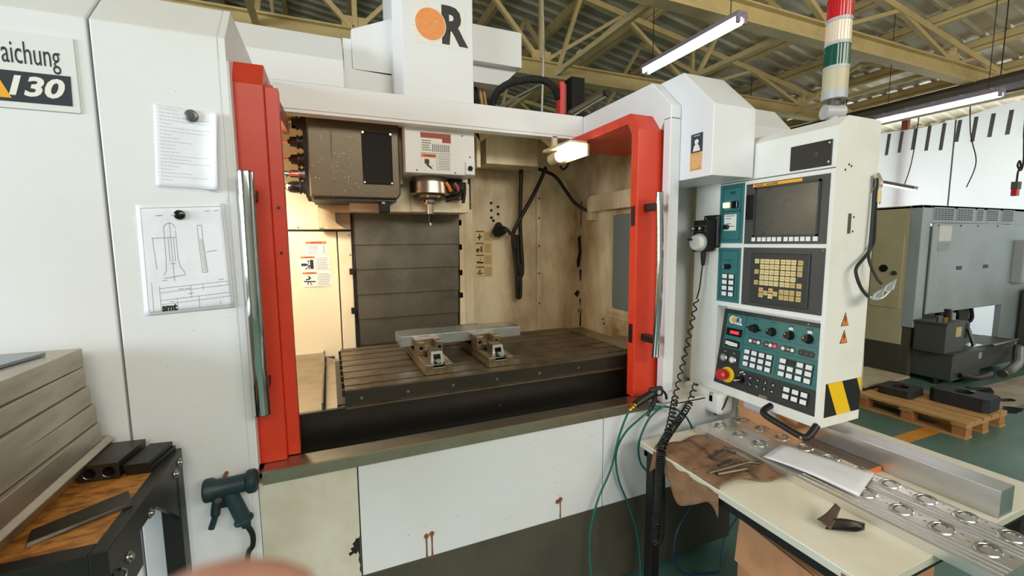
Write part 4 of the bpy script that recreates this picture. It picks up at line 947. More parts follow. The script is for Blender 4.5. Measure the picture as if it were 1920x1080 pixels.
for p, q in (((.05,.03),(.97,.03)),((.05,.97),(.97,.97)),((.05,.03),(.05,.97)),((.97,.03),(.97,.97)),((.10,.03),(.10,.30)),
             ((.18,.24),(.97,.26)),((.18,.20),(.97,.225)),((.18,.13),(.97,.15)),((.18,.09),(.97,.115)),((.18,.03),(.18,.26)),((.52,.13),(.52,.25)),((.66,.19),(.66,.25)),((.36,.03),(.36,.13)),((.60,.03),(.60,.14)),((.84,.04),(.84,.08))): P_(p,q,.004)
for p, q in (((.28,.78),(.28,.52)),((.41,.76),(.41,.50)),((.32,.70),(.32,.48)),((.38,.70),(.38,.48)),((.28,.70),(.41,.70)),((.35,.84),(.35,.30)),((.32,.46),(.38,.46)),((.28,.52),(.27,.40)),((.41,.50),(.43,.42)),((.43,.42),(.48,.36)),((.27,.40),(.24,.36)),((.24,.33),(.48,.35)),((.14,.70),(.30,.70)),((.15,.70),(.17,.42)),((.66,.80),(.66,.68)),((.71,.80),(.71,.68)),((.66,.80),(.71,.80)),((.66,.68),(.67,.36)),((.71,.68),(.73,.36)),((.67,.36),(.73,.36)),((.74,.55),(.86,.56))): P_(p,q,.005)
for i in range(7):
    a0 = math.pi*i/7; a1 = math.pi*(i+1)/7; P_((.345+.065*math.cos(a0),.78+.05*math.sin(a0)),(.345+.065*math.cos(a1),.78+.05*math.sin(a1)),.005,1)
for i in range(16): P_((.67+.001*i,.67-.019*i),(.71+.001*i,.655-.019*i),.005,1)
for i in range(12): u = random.uniform(.2,.9); v = random.choice((.93,.90,.87,.31,.28,.22,.17,.11)); P_((u,v),(u+.06,v+.002),.005,1)
mb.build('drawing_lines','print_grey',dr_)
text('smt','print_black',dr_,tuple(fn(.27,.058,.0012)),(1,0,.04),(0,0,1),.030,name='stamp_lettering',bold=.0014,sx=.8)

# ---- left workbench
BT = 1.05
wb = thing('workbench', 'black steel workbench with a worn brown board top and round bolts', 'workbench', (-.72,-.28,0))
B('board_top','osb',wb,-1.10,-.462,-.478,-.062,BT-.03,BT)
fr_ = MB().box(-.462,-.432,-.515,-.045,BT-.055,BT+.002).box(-1.12,-.462,-.515,-.478,BT-.055,BT+.002).box(-1.12,-.462,-.062,-.045,BT-.055,BT+.002)
fr_.build('top_frame','bench_black',wb,bevel=.002)
B('front_rail','bench_black',wb,-1.12,-.435,-.512,-.500,BT-.16,BT-.055)
B('side_rail','bench_black',wb,-.446,-.434,-.50,-.36,BT-.14,BT-.055)
for y0, y1 in ((-.10,-.05),):
    MB().hull8([(-.478,y0,0),(-.432,y0,0),(-.432,y1,0),(-.478,y1,0)],[(-.478,y0,BT-.05),(-.432,y0,BT-.05),(-.432,y1,BT-.05),(-.478,y1,BT-.05)]).build('leg','bench_black',wb,bevel=.002)
MB().hull8([(-.478,-.50,0),(-.432,-.50,0),(-.432,-.46,0),(-.478,-.46,0)],[(-.478,-.50,BT-.05),(-.432,-.50,BT-.05),(-.432,-.46,BT-.05),(-.478,-.46,BT-.05)]).build('leg','bench_black',wb,bevel=.002)
for y in (-.50,-.10): B('leg','bench_black',wb,-1.12,-1.07,y,y+.05,0,BT-.05)
MB().prism([(-.26,BT-.055),(-.10,BT-.055),(-.10,BT-.19),(-.115,BT-.17)],0,-.446,-.434).build('corner_brace','bench_black',wb)
for p, d in (((-.50,-.512,BT-.10),(0,-1,0)),((-.60,-.512,BT-.115),(0,-1,0)),((-.434,-.425,BT-.075),(1,0,0)),((-.432,-.075,BT-.03),(1,0,0)),((-.432,-.115,BT-.045),(1,0,0)),((-.434,-.30,BT-.05),(1,0,0))):
    MB().lathe(p,d,[(.013,0),(.012,.003),(.008,.004),(.007,.008),(.003,.009)],n=14).build('bolt','steel',wb,smooth=True)
ch = thing('snap_hook','small chrome snap hook dangling from the workbench frame','hook',(-.425,-.48,.90))
MB().tube(smoothpath([(-.43,-.478,.985),(-.424,-.47,.972),(-.426,-.478,.958),(-.428,-.487,.948),(-.422,-.492,.94)]),.003,n=8).build('ring','steel',ch,smooth=True)
MB().tube(smoothpath([(-.422,-.478,.935),(-.432,-.49,.925),(-.435,-.495,.90),(-.424,-.485,.885),(-.414,-.472,.90),(-.414,-.47,.925),(-.42,-.475,.935)]),.0045,n=8).build('hook_body','chrome',ch,smooth=True)
# aluminium slabs
zz_ = [1.05,1.115,1.168,1.222,1.274,1.327,1.378]
words = ['lowest, with a bright bevelled edge','second from the bottom','third from the bottom','fourth from the bottom','fifth from the bottom','topmost, with saw marks on its side']
for i in range(6):
    dx = [.0,-.014,-.018,-.024,-.030,-.032][i]; x1 = -.592+dx; y1 = [-.02,-.055,-.058,-.062,-.064,-.06][i]
    if i == 0: o = MB().prism([(-.95,zz_[0]+.0005),(x1-.034,zz_[0]+.0005),(x1-.002,zz_[1]-.018),(x1,zz_[1]-.014),(x1-.012,zz_[1]-.001),(-.95,zz_[1]-.001)],1,-.66,y1).build('aluminium_slab','alu_mill',bevel=.0015)
    else:
        a = [0,.010,-.006,.012,.004,-.010][i]
        o = MB().hull8([(-.95,-.66,zz_[i]),(x1+a,-.66,zz_[i]),(x1,y1,zz_[i]),(-.95,y1,zz_[i])],[(-.95,-.66,zz_[i+1]-.0012),(x1+a,-.66,zz_[i+1]-.0012),(x1,y1,zz_[i+1]-.0012),(-.95,y1,zz_[i+1]-.0012)]).build('aluminium_slab','alu_mill',bevel=.0015)
    tag(o,'thick aluminium slab in the workbench stack, '+words[i],'slab','aluminium slabs stacked on the workbench')
o = MB().hull8([(-1.0,-.64,1.378),(-.78,-.64,1.378),(-.665,-.13,1.378),(-1.0,-.09,1.378)],[(-1.0,-.64,1.386),(-.78,-.64,1.386),(-.665,-.13,1.386),(-1.0,-.09,1.386)]).build('grey_plate','alu_top',bevel=.001)
tag(o,'thin grey metal plate lying askew on top of the aluminium slabs','plate')
# dark steel pieces on the bench
hb_ = thing('bored_block','dark steel block with two bores lying against the aluminium slabs','block',(-.55,-.10,BT))
def rot2(cx, cy, a, pts): return [(cx+x*math.cos(a)-y*math.sin(a), cy+x*math.sin(a)+y*math.cos(a)) for x, y in pts]
A_ = -.10
bb_ = MB().prism(rot2(-.563,-.11,A_,[(-.046,-.07),(.042,-.07),(.042,.07),(-.046,.07)]),2,BT,BT+.045).build('body','steel_dark',hb_,bevel=.0015)
for x in (-.020,.020):
    c_ = rot2(-.563,-.11,A_,[(x,-.0705)])[0]; dv = (math.sin(A_),-math.cos(A_),0)
    cut(bb_, MB().cyl((c_[0]+dv[0]*.01,c_[1]+dv[1]*.01,BT+.022),(c_[0]-dv[0]*.11,c_[1]-dv[1]*.11,BT+.022),.013,n=18))
    mb = MB(); mb.tube([(c_[0]+math.cos(t)*.012,c_[1]-.0012,BT+.022+math.sin(t)*.012) for t in [R(200+8*k) for k in range(12)]],.0008,n=5).build('bore_rim','steel',hb_)
ob = MB().prism(rot2(-.480,-.115,A_-.05,[(-.030,-.065),(.028,-.065),(.028,.065),(-.030,.065)]),2,BT,BT+.016)
tag(ob.build('black_bar','black',bevel=.001),'lower flat black steel bar of the pair beside the bored block','bar','black bars beside the bored block')
ob = MB().prism(rot2(-.484,-.115,A_-.05,[(-.030,-.065),(.026,-.065),(.026,.063),(-.030,.063)]),2,BT+.0162,BT+.030)
tag(ob.build('black_bar','black',bevel=.001),'upper flat black steel bar of the pair beside the bored block','bar','black bars beside the bored block')
ob = MB().hull8([(-.607,-.385,BT),(-.588,-.44,BT),(-.446,-.352,BT+.003),(-.474,-.285,BT+.003)],[(-.603,-.384,BT+.009),(-.586,-.434,BT+.009),(-.447,-.350,BT+.012),(-.475,-.288,BT+.012)])
tag(ob.build('flat_bar','steel_dark',bevel=.001),'long dark flat steel bar lying across the board and bench rim','bar')

# ---- spray gun on the left cover
gu = thing('wash_gun','dark teal rubber wash-down gun hanging on the cover panel beside the sill','spray gun',(-.31,-.05,.75))
ax = Vector((.107,0,.004)).normalized()
MB().lathe((-.385,-.05,.905),ax,[(.031,0),(.035,.004),(.035,.022),(.028,.032),(.027,.075),(.027,.110),(.034,.114),(.036,.118),(.036,.134),(.031,.14)],n=22).build('barrel','gun_teal',gu,smooth=True)
MB().tube(smoothpath([(-.325,-.05,.895),(-.312,-.05,.86),(-.296,-.05,.81),(-.288,-.05,.785)]),[.021+.002*(i/18) for i in range(19)],n=14).build('grip','gun_teal',gu,smooth=True)
MB().lathe((-.291,-.05,.795),Vector((.3,0,-1)),[(.024,0),(.028,.005),(.028,.012),(.016,.020),(.013,.032)],n=16).build('grip_collar','gun_teal',gu,smooth=True)
MB().tube(smoothpath([(-.352,-.05,.88),(-.358,-.053,.85),(-.362,-.055,.82),(-.374,-.056,.785)]),[.013]*12+[.009]*7,n=10).build('trigger','gun_teal',gu,smooth=True)
MB().box(-.35,-.315,-.062,-.038,.845,.885).build('trigger_frame','black',gu,bevel=.004)
MB().lathe((-.348,-.062,.876),(0,-1,0),[(.010,0),(.010,.004)],n=16).build('pivot_ring','base_grey',gu)
MB().tube(smoothpath([(-.283,-.05,.768),(-.272,-.05,.745),(-.268,-.048,.72),(-.272,-.045,.69),(-.29,-.04,.64),(-.30,-.04,.40),(-.30,-.05,.02)]),.008,n=10).build('hose','cable_black',gu,smooth=True)
MB().lathe((-.335,-.0,.928),(0,-1,0),[(.006,0),(.006,.05)],n=8).build('wall_peg','rust',gu)

# ---- air gun and green hoses
ag = thing('air_blow_gun','black air blow gun with brass coupling lying at the end of the sill','air gun',(1.28,-.05,.88))
MB().tube(smoothpath([(1.225,-.055,.925),(1.27,-.055,.945),(1.315,-.055,.962)]),[.018]*13,n=14).build('grip','black',ag,smooth=True)
MB().box(1.30,1.375,-.068,-.042,.945,.992).build('head','black',ag,bevel=.012)
MB().lathe((1.345,-.068,.968),(0,-1,0),[(.010,0),(.010,.002)],n=14).build('head_disc','tower_grey',ag)
MB().tube(smoothpath([(1.338,-.055,.945),(1.318,-.06,.91),(1.300,-.06,.885),(1.290,-.06,.862)]),[.010]*10+[.007]*9,n=8).build('trigger','black',ag,smooth=True)
MB().tube(smoothpath([(1.37,-.055,.975),(1.40,-.05,.945),(1.41,-.045,.92)]),.006,n=8).build('nozzle','black',ag,smooth=True)
d_ = Vector((-.045,0,-.03)).normalized()
MB().lathe((1.225,-.055,.925),d_,[(.013,0),(.014,.006),(.010,.010),(.013,.014),(.013,.024),(.009,.028),(.011,.034),(.008,.044)],n=14).build('coupling','brass',ag,smooth=True)
def hose(label, pts, r_=.0048, m_='hose_green'):
    o = MB().tube(smoothpath(pts,8), r_, n=8).build('air_hose', m_, smooth=True); tag(o, label, 'hose', 'air hoses at the machine front')
y0_ = -.035
hose('green air hose running from the brass coupling straight down to the floor', [(1.188,-.055,.90),(1.162,-.045,.828),(1.138,-.04,.746),(1.108,-.04,.64),(1.04,-.04,.506),(1.006,-.04,.364),(1.002,-.05,.212),(1.011,-.08,.10),(1.05,-.12,.008)])
hose('green air hose crossing the first one and swinging down past the panel seam', [(1.379,-.05,.883),(1.31,-.055,.882),(1.25,-.05,.85),(1.185,-.035,.79),(1.143,-.03,.702),(1.16,-.03,.572),(1.223,-.03,.427),(1.273,-.03,.28),(1.286,-.04,.141),(1.255,-.09,.008)])
hose('green air hose looped on the panel behind the spiral cord', [(1.40,-.05,.889),(1.365,-.05,.880),(1.302,-.05,.837),(1.253,-.05,.74),(1.262,-.05,.649),(1.309,-.05,.587),(1.351,-.05,.557),(1.42,-.04,.552),(1.50,-.03,.56)])
hose('green air hose arching over to the brown cloth corner', [(1.33,-.045,.898),(1.441,-.05,.873),(1.524,-.05,.82),(1.579,-.05,.73),(1.595,-.05,.65),(1.60,-.05,.56)])
hose('thin blue air hose hanging under the white table to the floor', [(1.65,-.05,.42),(1.63,-.05,.39),(1.56,-.05,.32),(1.50,-.05,.24),(1.477,-.055,.124),(1.506,-.06,.05),(1.559,-.08,.012),(1.70,-.12,.008)], .004, 'hose_blue')
hose('thin blue air hose behind the cardboard box under the table', [(1.93,-.05,.24),(1.906,-.05,.202),(1.827,-.05,.12),(1.774,-.07,.05),(1.74,-.1,.008)], .004, 'hose_blue')

# ---- vises, workpiece, tools
def vise(label, x, col):
    t = thing('machine_vise', label, 'vise', (x,.51,1.08), 'vises on the slotted table')
    w = .06
    MB().prism([(x-w,1.08),(x+w,1.08),(x+w,1.125),(x+.026,1.125),(x+.026,1.112),(x-.026,1.112),(x-.026,1.125),(x-w,1.125)],1,.255,.775).build('base',col,t,bevel=.002)
    mb = MB().box(x-w-.008,x-w,.26,.775,1.088,1.098).box(x+w,x+w+.008,.26,.775,1.088,1.098); mb.build('base_rail',col,t)
    mj = MB().prism([(x-w,1.125),(x+w,1.125),(x+w,1.188),(x-w,1.188)],1,.43,.524).build('movable_jaw',col,t,bevel=.002)
    cut(mj, MB().box(x-.026,x+.026,.42,.50,1.15,1.20))
    for s_ in (-1,1): cut(mj, MB().cyl((x+s_*.043,.42,1.158),(x+s_*.043,.50,1.158),.008,n=14))
    MB().box(x-w,x+w,.686,.77,1.125,1.19).build('fixed_jaw',col,t,bevel=.002)
    B('jaw_slot',col,t,x-.02,x+.02,.524,.686,1.112,1.126)
    sb = MB().hull8([(x-.034,.285,1.10),(x+.034,.285,1.10),(x+.034,.36,1.10),(x-.034,.36,1.10)],[(x-.024,.30,1.172),(x+.024,.30,1.172),(x+.024,.38,1.172),(x-.024,.38,1.172)]).build('screw_block','steel',t)
    cut(sb, MB().box(x-.016,x+.016,.27,.345,1.115,1.16))
    MB().cyl((x,.33,1.137),(x,.262,1.137),.012,.011,n=6).build('screw_hex','bright_steel',t)
    MB().cyl((x,.38,1.137),(x,.43,1.137),.012,n=14).build('screw','steel',t)
    B('front_foot',col,t,x-.055,x+.055,.256,.30,1.08,1.112)
vise('steel machine vise clamping the aluminium block at its end towards the tool magazine', .417, 'vise_steel')
vise('steel machine vise clamping the aluminium block at its end towards the work lamp', .706, 'vise_steel')
o = MB().box(.292,.922,.5245,.6855,1.152,1.202).build('workpiece_block','alu_block',bevel=.001); tag(o,'long rectangular aluminium workpiece held in the two vises','workpiece')
def holder(label, z, y, kind):
    t = thing('tool_holder', label, 'tool holder', (-.10,y,z), 'tool holders in the magazine')
    MB().lathe((-.092,y,z),(-1,0,0),[(.034,0),(.034,.012),(.028,.014),(.028,.02),(.034,.022),(.034,.032),(.024,.034)],n=20).build('flange','black' if kind != 2 else 'steel',t,smooth=True)
    if kind == 0:
        MB().lathe((-.125,y,z),(-1,0,0),[(.026,0),(.024,.03),(.012,.032),(.012,.04)],n=18).build('chuck','gloss_black',t,smooth=True)
        MB().cyl((-.16,y,z),(-.24,y,z),.007,n=12).build('cutter','bright_steel',t,smooth=True)
    elif kind == 1:
        MB().lathe((-.125,y,z),(-1,0,0),[(.030,0),(.030,.018),(.020,.03)],n=10).build('face_mill','gloss_black',t)
        for k in range(5): a = k*1.257; MB().box(-.158,-.150,y+.024*math.cos(a)-.005,y+.024*math.cos(a)+.005,z+.024*math.sin(a)-.005,z+.024*math.sin(a)+.005).build('insert','brass',t)
    elif kind == 2:
        MB().lathe((-.125,y,z),(-1,0,0),[(.021,0),(.021,.04),(.014,.042),(.014,.05),(.017,.055),(.014,.11)],n=18).build('collet_chuck','bright_steel',t,smooth=True)
    else:
        MB().lathe((-.125,y,z),(-1,0,0),[(.028,0),(.030,.01),(.028,.04),(.014,.062),(.008,.066)],n=18).build('drill_chuck','gloss_black',t,smooth=True)
        MB().lathe((-.165,y,z),(-1,0,0),[(.026,0),(.018,.018),(.008,.024)],n=18).build('chuck_tip','bright_steel',t,smooth=True)
holder('black tool holder with a face mill at the top of the magazine', 2.258, .95, 1)
holder('black tool holder with a thin long drill below the face mill', 2.160, .93, 0)
holder('tool holder with a thin bright cutter in the middle of the magazine', 2.075, .94, 0)
holder('bright steel collet chuck in the magazine above the drill chuck', 2.004, .95, 2)
holder('black keyless drill chuck at the bottom of the magazine', 1.938, .94, 3)
ct = thing('spindle_tool','slim cutting tool clamped in the spindle nose','cutting tool',(SX,SY,1.77))
MB().lathe((SX,SY,1.892),(0,0,-1),[(.045,0),(.045,.010),(.034,.012),(.038,.02),(.036,.024)],n=20).build('collet_nut','chrome',ct,smooth=True)
MB().cyl((SX,SY,1.87),(SX,SY,1.815),.022,.020,n=18).build('shank_holder','bright_steel',ct,smooth=True)
MB().cyl((SX,SY,1.815),(SX,SY,1.765),.016,.012,n=14).build('cutter_body','gloss_black',ct,smooth=True)
MB().cyl((SX,SY,1.79),(SX,SY-.002,1.75),.006,n=10).build('cutter_tip','bright_steel',ct,smooth=True)

# ================================================================== RIGHT TABLE
TZ = .78
wt = thing('work_table','white topped table with black frame beside the control panel','table',(1.7,-.55,0))
B('table_top','table_white',wt,1.215,2.25,-.985,-.105,TZ-.004,TZ)
MB().box(1.2145,1.2215,-.985,-.105,TZ-.026,TZ-.004).box(1.2145,2.25,-.9855,-.978,TZ-.026,TZ-.004).box(1.2215,2.25,-.978,-.105,TZ-.022,TZ-.004).build('edge_band','edge_band',wt)
MB().box(1.225,1.245,-.97,-.12,TZ-.06,TZ-.022).box(1.225,2.24,-.97,-.95,TZ-.06,TZ-.022).box(1.225,2.24,-.14,-.12,TZ-.06,TZ-.022).box(2.22,2.24,-.97,-.12,TZ-.06,TZ-.022).build('under_frame','black',wt)
for x, y in ((1.225,-.18),(2.19,-.18),(1.30,-.94),(2.19,-.94)): B('leg','black',wt,x,x+.045,y,y+.045,0,TZ-.06,bevel=.002)
B('worn_corner','rust',wt,1.2138,1.2148,-.93,-.915,TZ-.022,TZ-.012)
# brown cloth
def clf(u, v):
    x = 1.165+u*.325; y = -.19-v*.345; z = TZ+.0105+.004*math.sin(u*17+v*5)+.004*math.sin(v*23+u*9)
    x += .02*math.sin(v*9)
    if v > .6: y += .03*math.sin(u*5)
    over = max(0, 1.222-x); z -= over*1.9
    if over: x += over*.55
    return Vector((x, y, z))
cl = tag(MB().quadgrid(clf,34,36).build('shop_cloth','cloth',smooth=True,solid=.004),'crumpled brown shop cloth on the corner of the white table','cloth')
mb = MB(); mb.quadgrid(lambda u, v: clf(.62+.05*u+.0*v, v)+Vector((0,0,.0035)),4,36); mb.build('stripe','cloth_dark',cl,smooth=True)
# hex keys
def hexkey(label, p, q, e, r_):
    p, q, e = Vector(p), Vector(q), Vector(e); dd = (q-p).normalized(); de = (e-q).normalized()
    pts = [p, p+(q-p)*.5, q-dd*.012, q-dd*.004+de*.001, q+de*.004-dd*.001, q+de*.012, e]
    o = MB().tube(pts, r_, n=6).build('hex_key','steel_dark' if r_ < .005 else 'vise_dark'); tag(o,label,'hex key','hex keys on the cloth')
zc = TZ+.024
hexkey('short thick hex key with its long arm turned away from the others', (1.338,-.374,zc),(1.437,-.342,zc),(1.452,-.388,zc+.002),.0048)
hexkey('medium hex key lying between the thick one and the long pair', (1.312,-.428,zc),(1.405,-.414,zc),(1.416,-.444,zc+.002),.0045)
hexkey('longest hex key of the pair lying side by side', (1.243,-.449,zc-.002),(1.440,-.461,zc+.004),(1.466,-.486,zc+.003),.0055)
hexkey('second hex key of the pair lying side by side', (1.266,-.468,zc-.002),(1.395,-.487,zc),(1.428,-.480,zc),.0055)
# machined plate
PZ = .812
plt = thing('machined_plate','long polished aluminium plate with rows of milled round pockets','plate',(1.63,-.65,TZ))
pbd_ = MB().prism([(1.495,TZ+.0005),(1.775,TZ+.0005),(1.775,PZ-.002),(1.773,PZ),(1.499,PZ),(1.495,PZ-.003)],1,-1.115,-.14).build('plate_body','alu_plate',plt); hc_ = MB()
for x in (1.512,1.534,1.556,1.643,1.662,1.682,1.702,1.760): MB().box(x,x+.005,-1.114,-.60,PZ-.001,PZ+.0018).build('step_ridge','alu',plt)
pk = MB().tube([(.036*math.cos(t)*1.0,.026*math.sin(t),.001) for t in [2*math.pi*i/24 for i in range(25)]],.0022,n=5).mesh('pocket_rim','bright_steel',smooth=True)
pf = MB().prism([(.034*math.cos(2*math.pi*i/20),.024*math.sin(2*math.pi*i/20)) for i in range(20)],2,0,.0008).mesh('pocket_floor','alu')
pb_ = MB().tube([(.024*math.cos(t),.016*math.sin(t),.001) for t in [R(-40+9*i) for i in range(28)]],.0032,n=5).mesh('pocket_step','steel',smooth=True)
for row, x in ((0,1.600),(1,1.735)):
    for k in range(10):
        y = -.185-k*.0965
        piece('pocket_rim',pk,plt,(x,y,PZ)); piece('pocket_floor',pf,plt,(x,y,PZ)); piece('pocket_step',pb_,plt,(x,y,PZ))
        if y < -.60:
            for dx, dy in ((.040,.020),(-.040,-.018),(.0,.038),(.02,-.038)):
                if x+dx < 1.770: hc_.cyl((x+dx,y+dy,PZ-.02),(x+dx,y+dy,PZ+.01),.0038,n=10)
cut(pbd_, hc_)
pc_ = [Vector((1.503,-.467)),Vector((1.549,-.772)),Vector((1.752,-.711)),Vector((1.674,-.429))]
def pfn(u, v):
    p = (pc_[0]*(1-u)+pc_[1]*u)*(1-v)+(pc_[3]*(1-u)+pc_[2]*u)*v
    return Vector((p.x,p.y,PZ+.006+.008*math.sin(u*3.1)*(1-v)+.003*math.sin(v*3)))
o = MB().quadgrid(pfn,12,8).build('paper_sheet','paper',smooth=True,solid=.0006)
tag(o,'white sheet of paper lying on the machined aluminium plate','paper')
# square bar, dark board, cardboard box
o = MB().box(1.880,1.968,-.981,-.425,TZ,TZ+.09).build('square_bar','alu',bevel=.002); tag(o,'thick square aluminium bar along the far edge of the white table','bar')
wbd = thing('dark_board','dark stained wooden board with orange end between plate and square bar','board',(1.83,-.5,TZ)); B('board','wood_dark',wbd,1.79,1.875,-.665,-.418,TZ,TZ+.018); B('board_end','orange_warn',wbd,1.79,1.875,-.672,-.665,TZ,TZ+.018)
cb = thing('cardboard_box','small brown cardboard box standing under the control panel on the white table','box',(1.84,-.25,TZ))
MB().box(1.775,1.895,-.415,-.13,TZ,TZ+.118).build('box_body','cardboard',cb,bevel=.002); B('box_tape','print_faint',cb,1.774,1.7755,-.32,-.16,TZ+.085,TZ+.118); B('box_flap','cardboard',cb,1.77,1.775,-.415,-.13,TZ+.075,TZ+.085)
# metal scrap
sc_ = thing('metal_scrap','curled brown leaf-like metal scrap on the white table','scrap',(1.37,-.80,TZ))
MB().quadgrid(lambda u, v: Vector((1.335+.10*u, -.80+.05*(v-.5)*(1-abs(2*u-1)**1.5)-.05*u, TZ+.004+.022*u*v+.018*abs(v-.5)*math.sin(u*3.1))),10,6).build('lower_blade','steel_dark',sc_,smooth=True,solid=.002)
MB().quadgrid(lambda u, v: Vector((1.335+.085*u, -.795+.04*(v-.5)*(1-u*.6)+.012*u, TZ+.012+.03*u*u+.008*v)),8,5).build('upper_blade','scrap_brown',sc_,smooth=True,solid=.002)
# boxes and steel plates under the table
cb2 = thing('carton','brown cardboard carton with an open flap standing under the white table','box',(1.75,-.6,0))
MB().hull8([(1.42,-.86,0),(2.0,-.80,0),(2.02,-.36,0),(1.46,-.42,0)],[(1.395,-.86,.56),(2.0,-.80,.56),(2.02,-.36,.56),(1.45,-.42,.56)]).build('carton_body','cardboard',cb2,bevel=.003)
MB().hull8([(1.385,-.85,.56),(1.39,-.85,.56),(1.445,-.43,.56),(1.44,-.43,.56)],[(1.355,-.84,.40),(1.36,-.84,.40),(1.415,-.44,.40),(1.41,-.44,.40)]).build('carton_flap','cardboard',cb2)
for i, (x, y, h, l) in enumerate(((1.30,-.34,.03,'dark steel plate on the floor under the table, the one next to the machine'),(1.28,-.52,.045,'dark steel plate on the floor under the table, the one beside the carton'))):
    o = MB().box(x,x+.16-.07*i,y,y+.14,0,h).build('steel_plate','black',bevel=.002); tag(o,l,'plate')

# ================================================================== BACKGROUND
bm = thing('second_machine','cream and grey machine tool with slotted vents standing behind the pallet','machine',(7.7,2.1,0))
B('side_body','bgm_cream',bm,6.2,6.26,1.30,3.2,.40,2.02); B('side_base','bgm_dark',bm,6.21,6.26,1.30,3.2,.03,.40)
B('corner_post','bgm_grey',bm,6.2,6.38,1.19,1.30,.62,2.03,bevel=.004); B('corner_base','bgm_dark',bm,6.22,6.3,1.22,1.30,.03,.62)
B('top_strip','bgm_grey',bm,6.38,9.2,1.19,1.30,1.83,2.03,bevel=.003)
for i, (x0,x1) in enumerate(((6.42,6.86),(6.93,7.34),(7.40,7.56),(7.64,7.98),(8.05,8.38))):
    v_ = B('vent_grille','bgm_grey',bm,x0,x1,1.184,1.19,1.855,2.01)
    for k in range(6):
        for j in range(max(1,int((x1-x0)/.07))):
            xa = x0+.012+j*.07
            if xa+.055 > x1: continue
            MB().box(xa,xa+.055,1.182,1.185,1.868+k*.023,1.879+k*.023).build('vent_slot_shade','vent_dark',v_)  # dark strips laid on the grille, painting the shade inside the vent openings
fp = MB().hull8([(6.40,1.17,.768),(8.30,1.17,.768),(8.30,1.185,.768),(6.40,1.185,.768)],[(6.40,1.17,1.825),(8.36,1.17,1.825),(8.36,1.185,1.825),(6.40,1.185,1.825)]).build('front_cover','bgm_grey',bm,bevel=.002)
for x in (7.05,7.70): B('grip_recess','black',fp,x-.06,x+.06,1.166,1.171,1.27,1.315)
B('instruction_sticker','print_white',fp,6.53,6.80,1.167,1.171,1.62,1.80); B('instruction_sticker','print_faint',fp,6.53,6.76,1.167,1.171,1.50,1.60)
for x in (6.5,7.0,7.4,7.9): MB().cyl((x,1.17,1.80),(x,1.165,1.80),.012,n=8).build('screw','base_grey',fp)
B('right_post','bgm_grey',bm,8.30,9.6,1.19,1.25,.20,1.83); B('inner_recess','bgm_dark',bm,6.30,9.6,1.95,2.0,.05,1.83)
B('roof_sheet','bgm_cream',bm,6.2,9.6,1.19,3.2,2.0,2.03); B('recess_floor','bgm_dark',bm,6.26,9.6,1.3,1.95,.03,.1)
B('recess_wall','bgm_dark',bm,7.55,8.30,1.5,1.56,.1,.9)
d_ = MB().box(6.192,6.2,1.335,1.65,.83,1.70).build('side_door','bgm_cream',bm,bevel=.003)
MB().cyl((6.192,1.52,1.296),(6.187,1.52,1.296),.045,n=20).build('door_plug','matte_black',d_); MB().cyl((6.192,1.405,1.245),(6.175,1.405,1.245),.028,n=16).build('door_lock','steel',d_)
B('cable_box','tower_grey',bm,8.45,8.75,1.08,1.19,1.05,1.62,bevel=.01)
for p in ([(7.1,1.4,.75),(7.3,1.3,.55),(7.2,1.25,.42),(7.05,1.2,.40)],[(7.6,1.4,.8),(7.5,1.3,.6),(7.3,1.28,.5),(7.2,1.3,.62)],[(7.9,1.35,.78),(7.85,1.3,.62),(7.8,1.3,.55)]): MB().tube(smoothpath(p),.022,n=8).build('coolant_hose','cable_black',bm,smooth=True)
tk = thing('coolant_tank','low dark grey coolant tank with a valve on the floor under the second machine','tank',(6.7,1.05,0))
MB().box(6.31,6.95,.86,1.29,.06,.36).build('tank_body','tank_grey',tk,bevel=.004); B('tank_lid','tank_grey',tk,6.30,6.97,.84,1.29,.355,.372); B('tank_label','print_faint',tk,6.88,6.94,.852,.86,.26,.33)
for x in (6.32,6.9): MB().cyl((x,1.0,0),(x,1.0,.06),.03,n=10).build('tank_foot','black',tk)
MB().tube(smoothpath([(6.45,.84,.12),(6.6,.76,.09),(6.8,.74,.10),(6.9,.75,.11)]),.03,n=10).build('drain_pipe','steel_dark',tk,smooth=True)
pu = thing('oil_unit','grey box shaped oil unit with gauges standing on the coolant tank','pump unit',(6.5,1.05,.372))
MB().box(6.22,6.62,.90,1.18,.372,.70).build('unit_body','tank_grey',pu,bevel=.004); B('unit_lid','tank_grey',pu,6.20,6.64,.88,1.185,.70,.72); B('unit_window','print_cream',pu,6.42,6.53,.892,.90,.55,.66)
for x, h, m_ in ((6.30,.06,'steel'),(6.42,.04,'brass'),(6.50,.10,'steel'),(6.57,.08,'print_faint'),(6.46,.13,'black')): MB().cyl((x,1.0,.72),(x,1.0,.72+h),.03,n=12).build('fitting',m_,pu,smooth=True)
t2_ = thing('chip_tank','long dark grey tank with ribbed silver hose beside the coolant tank','tank',(7.5,1.1,0))
MB().box(7.05,8.15,.98,1.29,.05,.34).build('tank_body','tank_grey',t2_,bevel=.004); MB().tube([(7.4,.93,.345),(8.05,.93,.36)],.018,n=8).build('grab_rail','steel',t2_)
pts = smoothpath([(7.03,.70,.10),(7.2,.70,.12),(7.5,.74,.16),(7.75,.82,.22),(7.95,.88,.27)],14)
MB().tube(pts,[.045+.005*(i % 2) for i in range(len(pts))],n=12).build('ribbed_hose','steel',t2_)
MB().bar((7.20,1.02,.345),(7.10,1.05,.56),.03,.03).build('funnel_stem','bright_steel',t2_); B('funnel_tray','bright_steel',t2_,7.06,7.32,.98,1.1,.34,.352)
gc = thing('floor_cabinet','dark grey floor cabinet with a yellow hose at the edge of the hall','cabinet',(9.2,.9,0))
